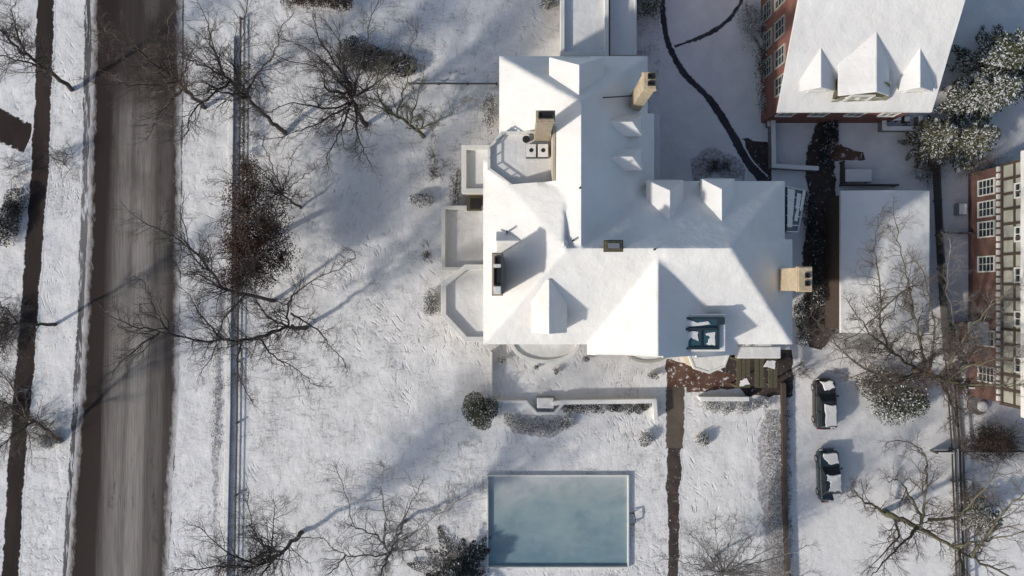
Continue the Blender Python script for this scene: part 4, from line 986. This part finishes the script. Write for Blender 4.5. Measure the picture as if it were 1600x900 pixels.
tree((1428, 578), [['b', (1448, 585, 3), (1478, 595, 6), (1530, 600, 9), (1600, 600, 12)], [(1450, 584, 3.5), (1440, 545, 6.5), (1428, 490, 9), (1420, 450, 10.5), (1408, 395, 12.5), (1400, 350, 14)], [(1440, 580, 3), (1395, 550, 6), (1375, 500, 8.5), (1376, 440, 10.5), (1366, 380, 12.5), (1372, 350, 13.5)], [(1470, 590, 5), (1500, 540, 8), (1530, 500, 10.5), (1575, 455, 13)], [(1450, 585, 3.5), (1460, 540, 7), (1455, 480, 10), (1440, 420, 12.5)], [(1440, 582, 3), (1400, 590, 6), (1340, 570, 8.5), (1290, 520, 10.5), (1270, 495, 12)], [(1470, 592, 5), (1490, 640, 8), (1500, 690, 11)], [(1440, 585, 3), (1390, 600, 6), (1330, 590, 8)], [(1478, 595, 6), (1520, 570, 9), (1580, 560, 12)], [(1395, 550, 6), (1360, 520, 8), (1330, 480, 9.5)], [(1421, 452, 10.3), (1412, 455, 9.6), (1375, 488, 9.0), (1335, 525, 8.4)]],
     'large mossy bare tree whose boughs cross the garage roof', m='bark_moss', bm='bark_warm', r0=.32, tw=1.15, length=2.3)
tree((1492, 580), [['b', (1508, 560, 4), (1530, 520, 8), (1550, 470, 11)], [(1505, 565, 3.5), (1490, 500, 8), (1480, 440, 11), (1485, 390, 13)], [(1500, 570, 3), (1545, 560, 7), (1590, 540, 10)]],
     'slimmer bare tree between the garage fence and the half-timbered house', m='bark_grey', bm='bark_grey', r0=.18, tw=1.1, length=2.0)

# ------------------------------------------------------------------ shrubs, conifers, hedges
def leaves(mb, c, r, n, size, shell=.35, flat=1.0):
    """n leaf quads spread through lumpy volume"""
    c = Vector(c)
    lumps = [Vector((random.gauss(0, 1), random.gauss(0, 1), random.gauss(0, 1))).normalized() for _ in range(7)]
    for _ in range(n):
        d = Vector((random.gauss(0, 1), random.gauss(0, 1), abs(random.gauss(0, 1)) * 1.0 - .25)).normalized()
        bump = 1 + .28 * max(d.dot(l) ** 5 for l in lumps) - .12
        q = random.random() ** shell * bump
        p = c + Vector((d.x * r[0] * q, d.y * r[1] * q, d.z * r[2] * q))
        if p.z < .03: p.z = .03 + random.random() * .1
        a = Vector((random.gauss(0, 1), random.gauss(0, 1), random.gauss(0, .6) * flat)).normalized(); b = a.cross(Vector((random.gauss(0, 1), random.gauss(0, 1), random.gauss(0, 1)))).normalized()
        s = size * random.uniform(.6, 1.3); mb.face([p - a * s, p - b * s * .5, p + a * s, p + b * s * .5])
def shrub(px, py, rpx, h, label, m, n=900, size=.09, cat='shrub', name='shrub', group=None, ry=None, lobes=5, stems=True, z0=0):
    p = P(px, py, h * .4); p.z = 0; r = rpx / 18.5; r2 = (ry or rpx) / 18.5; t = thing(name, (p.x, p.y, z0), label, cat, group)
    mb = MB()
    for i in range(lobes):
        a = random.uniform(0, 6.28); q = random.uniform(.25, .55)
        c = (p.x + math.cos(a) * r * q, p.y + math.sin(a) * r2 * q, z0 + h * random.uniform(.25, .5)); k = random.uniform(.45, .68)
        leaves(mb, c, (r * k, r2 * k, h * random.uniform(.4, .6)), int(n * 1.8) // lobes, size * .72)
    mb.build('foliage', M[m], t)
    if stems:
        s = MB()
        for i in range(7):
            a = random.uniform(0, 6.28); s.tube([(p.x, p.y, z0), (p.x + math.cos(a) * r * .3, p.y + math.sin(a) * r2 * .3, z0 + h * .4), (p.x + math.cos(a) * r * .7, p.y + math.sin(a) * r2 * .7, z0 + h * .8)], [.04, .03, .012], 4)
        s.build('stem', M['bark'], t)
    return t
def twigbush(px, py, rpx, h, label, group=None, m='bark_grey', n=26, ry=None, cat='bush', name='twiggy_bush'):
    p = P(px, py); r = rpx / 18.5; r2 = (ry or rpx) / 18.5; t = thing(name, p, label, cat, group); mb = MB()
    for i in range(n):
        b = Vector((p.x + random.uniform(-.6, .6) * r, p.y + random.uniform(-.6, .6) * r2, 0)); a = random.uniform(0, 6.28)
        grow(mb, b, Vector((math.cos(a) * .5 * r / h, math.sin(a) * .5 * r2 / h, .9)), h * random.uniform(.7, 1.1), .022, 1, 3, .05, .25)
    mb.build('branches', M[m], t); return t
def conifer(px, py, rpx, h, label, m='leaf_snowy', n_b=60, dens=26, size=.11, cat='conifer', name='conifer', group=None):
    p = P(px, py); r = rpx / 20.0; t = thing(name, p, label, cat, group)
    tr_ = MB(); tr_.tube([p, p + Vector((0, 0, h * .5)), p + Vector((0, 0, h))], [.22, .14, .02], 8); tr_.build('trunk', M['bark'], t)
    mb = MB()
    for i in range(n_b):
        s = (i + .5) / n_b; z = h * (.12 + .86 * s); L = r * (1 - s) ** .75 * random.uniform(.75, 1.12) + .15; a = i * 2.399 + random.uniform(-.3, .3)
        d = Vector((math.cos(a), math.sin(a), 0)); side = Vector((-d.y, d.x, 0))
        k = max(5, int(dens * 2.2 * L)); size_ = size * .66
        for j in range(k):
            u = (j + random.random()) / k; q = p + d * L * u + Vector((0, 0, z - .25 * L * u + .12 * L * u * u))
            wv = (1 - u) * .32 * L + .10; off = random.uniform(-1, 1) * wv; q = q + side * off + Vector((0, 0, random.uniform(-.1, .06)))
            ax = (d * random.uniform(.5, 1) + side * (1 if off > 0 else -1) * random.uniform(.3, .9) + Vector((0, 0, random.uniform(-.3, .15)))).normalized()
            b = ax.cross(Vector((random.gauss(0, .4), random.gauss(0, .4), 1))).normalized(); sz = size_ * random.uniform(.7, 1.5)
            mb.face([q - ax * sz, q - b * sz * .38, q + ax * sz * 1.2, q + b * sz * .38])
    mb.build('crown', M[m], t); return t
def hedge(pix, wpx, h, label, m, n=1500, size=.08, cat='hedge', name='hedge'):
    pts = [P(x, y) for x, y in pix]; t = thing(name, pts[0], label, cat); mb = MB()
    seg = [(a, b, (b - a).length) for a, b in zip(pts, pts[1:])]; T = sum(s[2] for s in seg)
    nl = max(3, int(T / .7))
    for i in range(nl):
        u = (i + .5) / nl * T
        for a, b, L in seg:
            if u <= L: c = a.lerp(b, u / L); break
            u -= L
        k = wpx / 36.0 * random.uniform(.75, 1.2)
        leaves(mb, (c.x + random.uniform(-.15, .15), c.y + random.uniform(-.15, .15), h * .4), (max(k, .45), max(k, .4), h * random.uniform(.45, .65)), int(n * 1.8) // nl, size * .74)
    mb.build('foliage', M[m], t); return t
# brown leaved tree: several lobes
p = P(408, 378); t = thing('brown_leaved_tree', p, 'dense tree with dark reddish-brown leaves beside the long wall', 'tree')
tr_ = MB(); q_ = P(398, 370, 6); tr_.tube([p, p.lerp(q_, .5), q_], [.3, .22, .1], 8); tr_.build('trunk', M['bark'], t)
mb = MB()
for (x, y, z, r) in ((398, 292, 4.0, 1.3), (388, 318, 4.5, 1.6), (405, 338, 4.0, 1.9), (385, 362, 5.0, 1.8), (408, 385, 4.6, 2.1), (390, 412, 4.6, 1.9), (408, 425, 3.6, 1.6), (376, 432, 4.6, 1.2), (392, 268, 3.2, .9), (426, 360, 3.6, 1.3), (372, 395, 4.2, 1.2), (430, 400, 3.2, 1.2)):
    leaves(mb, P(x + random.uniform(-10, 10), y + random.uniform(-8, 8), z), (r * 1.3, r * 1.3, r * 1.2), int(1500 * r), .08, shell=.85)
mb.build('crown', M['leaf_brown'], t)
mb = MB()
for _ in range(95):
    q_ = P(random.uniform(365, 425), random.uniform(285, 440), random.uniform(2, 4.5)); a = random.uniform(0, 6.28)
    grow(mb, q_, Vector((math.cos(a), math.sin(a), .5)), random.uniform(1.6, 2.8), .03, 1, 3, .06, .22)
mb.build('twigs', M['bark_warm'], t)
conifer(1498, 168, 52, 8, 'snow-laden conifer at the right corner of the red brick house', n_b=120, dens=42, size=.15)
conifer(1535, 116, 78, 8, 'wide snow-laden conifer in the upper right corner', n_b=120, dens=42, size=.16)
conifer(1440, 222, 46, 5, 'olive dark conifer below the snow-laden one, beside the court', m='leaf_olive', n_b=100, dens=48, size=.13)
conifer(1478, 232, 50, 7, 'dark green conifer between the garage fence and the snow-laden conifer', m='leaf_olive', n_b=100, dens=40, size=.14)
conifer(716, 892, 92, 3.0, 'dark star-shaped conifer at the lower left corner of the pool', m='leaf_dark', n_b=44, dens=44, size=.13)
shrub(1546, 690, 52, 2.2, 'broad dark brown shrub with tangled twigs below the fountain', 'leaf_brown', n=2600, size=.09, ry=36, lobes=9)
twigbush(1550, 688, 62, 2.6, 'tangle of dark bare stems growing through the broad brown shrub', n=60, m='bark', ry=44)
conifer(1520, 800, 40, 3.5, 'small snow-flecked evergreen at the lower right beyond the double fence', m='leaf_snowy', n_b=60, dens=40, size=.12)
shrub(752, 640, 28, 2.2, 'dense dark green round shrub left of the garden bench', 'leaf_green', n=5200, size=.085, name='evergreen_shrub', ry=34)
shrub(1410, 632, 55, 2.4, 'wide snow-laden evergreen shrub right of the parked cars', 'leaf_snowy', n=4200, size=.13, ry=42, lobes=9)
shrub(1370, 600, 34, 2.2, 'olive evergreen shrub above the wide snow-laden one', 'leaf_olive', n=2400, size=.11, lobes=6)
shrub(1090, 8, 62, 2.0, 'olive shrub mass behind the back lawn at the top edge', 'leaf_olive', n=1200, size=.1) if False else None
shrub(1010, 8, 26, 2.4, 'dark shrub at the top edge where the garden path starts', 'leaf_olive', n=1600, size=.1, lobes=6)
shrub(1172, 45, 26, 2.0, 'snow-flecked shrub by the branch of the garden path, left of the red brick house', 'leaf_grey', n=2600, size=.07, ry=46, lobes=7)
shrub(1190, 105, 14, 2.2, 'narrow dark shrub against the left wall of the red brick house', 'leaf_olive', n=900, size=.1, ry=46, lobes=6)
shrub(1195, 155, 12, 1.6, 'low dark shrub at the corner of the red brick house', 'leaf_grey', n=800, size=.09, ry=34)
shrub(858, 8, 18, 1.6, 'dark shrub left of the rear porch at the top edge', 'leaf_grey', n=900, size=.09)
shrub(905, 6, 22, 6.0, 'tall dark shrub rising behind the rear porch at the top edge', 'leaf_olive', n=1500, size=.1) if False else None
shrub(766, 175, 13, 1.8, 'dark shrub against the upper left wall of the mansion', 'leaf_grey', n=1500, size=.085, ry=36, lobes=7)
shrub(712, 290, 11, 1.5, 'dark shrub at the foot of the rectangular porch', 'leaf_grey', n=1100, size=.085, ry=44, lobes=7)
shrub(655, 313, 28, 1.1, 'low dark shrub left of the terrace', 'leaf_grey', n=1300, size=.085, ry=12, lobes=6)
shrub(672, 474, 15, 1.3, 'rounded grey shrub hugging the octagonal porch', 'leaf_grey', n=1600, size=.08, ry=24)
shrub(784, 563, 7, 1.0, 'small snow-topped shrub left of the bow window', 'leaf_grey', n=380, size=.07)
shrub(915, 560, 7, .9, 'small shrub between the bow window and the south gable', 'leaf_grey', n=360, size=.07)
shrub(838, 574, 5, .7, 'tiny shrub in front of the bow window', 'leaf_grey', n=240, size=.06)
shrub(868, 580, 6, .7, 'tiny snow-flecked shrub right of the one before the bow window', 'leaf_grey', n=260, size=.06)
shrub(1020, 588, 10, .9, 'low grey shrub at the left of the brick forecourt', 'leaf_grey', n=500, size=.07, ry=6)
shrub(1006, 688, 14, .9, 'round clipped shrub left of the front path', 'leaf_grey', n=1300, size=.07, group='clipped shrubs flanking the front path')
shrub(1098, 688, 12, .9, 'round clipped shrub right of the front path', 'leaf_grey', n=1200, size=.07, group='clipped shrubs flanking the front path')
hedge([(880, 636), (1015, 636)], 18, .8, 'dark clipped hedge under the white balustrade wall', 'leaf_dark', n=3000, size=.07)
hedge([(790, 655), (830, 668), (870, 668), (895, 650)], 22, .55, 'low grey hedge curving below the garden bench', 'leaf_grey', n=2600, size=.07)
hedge([(1096, 634), (1130, 640), (1160, 636), (1198, 630)], 20, .7, 'snow-flecked hedge under the wall right of the front path', 'leaf_grey', n=2400, size=.075)
hedge([(1226, 600), (1226, 760), (1232, 1000)], 8, .6, 'dark straggly hedge along the narrow fence by the parking court', 'leaf_dark', n=2600, size=.07)
hedge([(1203, 650), (1206, 760), (1212, 880), (1214, 960)], 26, .5, 'low twiggy hedge inside the narrow fence', 'leaf_grey', n=2600, size=.075)
hedge([(1250, 300), (1268, 380), (1268, 480)], 22, 1.8, 'dark hedge in the alley between mansion and garage', 'leaf_dark', n=3400, size=.09)
hedge([(1290, 190), (1282, 260)], 22, 1.6, 'dark shrubs along the start of the alley', 'leaf_dark', n=1800, size=.09)
hedge([(1304, 330), (1308, 470)], 10, 1.4, 'narrow brown hedge against the garage wall', 'leaf_brown', n=1500, size=.08)
hedge([(386, 100), (384, 250)], 9, 1.3, 'dark ivy hedge inside the upper part of the long wall', 'leaf_dark', n=1900, size=.08)
hedge([(342, 460), (336, 700)], 6, .3, 'low dead plants on the strip beside the long wall', 'leaf_grey', n=900, size=.07)
hedge([(1245, 470), (1252, 535)], 24, 1.3, 'dark hedge at the right corner of the mansion', 'leaf_dark', n=1900, size=.085)
hedge([(540, 78), (575, 94), (640, 110)], 46, 1.3, 'dark hedge clump behind the big spreading tree', 'leaf_dark', n=7500, size=.09)
hedge([(450, 4), (555, 10)], 24, 1.4, 'dark brownish hedge at the top edge above the big spreading tree', 'leaf_brown', n=2600, size=.09)
hedge([(5, 372), (20, 340), (36, 308)], 40, 1.2, 'dark hedge at the left edge of the picture', 'leaf_dark', n=4200, size=.09)
twigbush(1120, 260, 34, 1.1, 'low twiggy bush where the garden path meets the mansion', ry=14, n=34, m='bark')
twigbush(1300, 515, 26, 2.6, 'pale twiggy bush at the end of the alley below the garage', n=26, m='bark_grey')
twigbush(1250, 580, 16, 1.4, 'small twiggy bush between the side entrance and the black car', n=16, m='bark_warm')
twigbush(680, 260, 20, 1.0, 'low twiggy bush left of the rectangular porch', ry=34, n=26, m='bark')
twigbush(668, 395, 12, .8, 'sparse twiggy bush left of the terrace', ry=20, n=14, m='bark')
twigbush(100, 250, 26, 1.6, 'twiggy bush between the dark sidewalk and the road', n=22, m='bark')
twigbush(1440, 270, 24, 2.2, 'twiggy bush at the garage corner near the fence', n=22, m='bark_warm')
twigbush(330, 590, 12, .8, 'twiggy bush on the street verge', n=12, m='bark') if False else None
twigbush(1500, 760, 30, 2.2, 'twiggy bush beyond the double fence at the lower right', n=22, m='bark_warm')

twigbush(62, 672, 46, 1.8, 'mossy brush crossing the dark sidewalk at the lower left', n=44, m='bark_moss', ry=34)
twigbush(30, 262, 26, 1.2, 'brush between the side drive and the dark hedge at the left edge', n=20, m='bark')
shrub(8, 515, 20, 1.6, 'dark shrub at the left edge below the middle', 'leaf_dark', n=2600, size=.08, ry=48, lobes=8)
shrub(6, 640, 18, 1.6, 'dark shrub at the lower left edge', 'leaf_olive', n=2000, size=.08, ry=38, lobes=8)
shrub(78, 690, 22, .8, 'flattened brown brush between sidewalk and road at the lower left', 'leaf_grey', n=2000, size=.06, ry=12, lobes=6)
twigbush(1530, 262, 44, 2.6, 'reddish twiggy bush behind the half-timbered house', n=40, m='bark_warm', ry=26)
twigbush(1335, 545, 40, 2.0, 'wide pale twiggy bush at the foot of the garage', n=36, m='bark_grey', ry=20)
twigbush(1580, 590, 30, 2.0, 'mossy twiggy bush against the half-timbered house', n=26, m='bark_moss')
for x in ():
    ribbon('tyre_track', [(x, 790), (x + 2, 850), (x - 1, 930), (x, 1010)], 4.5, M['kerb'], z=.010, jit=.05)
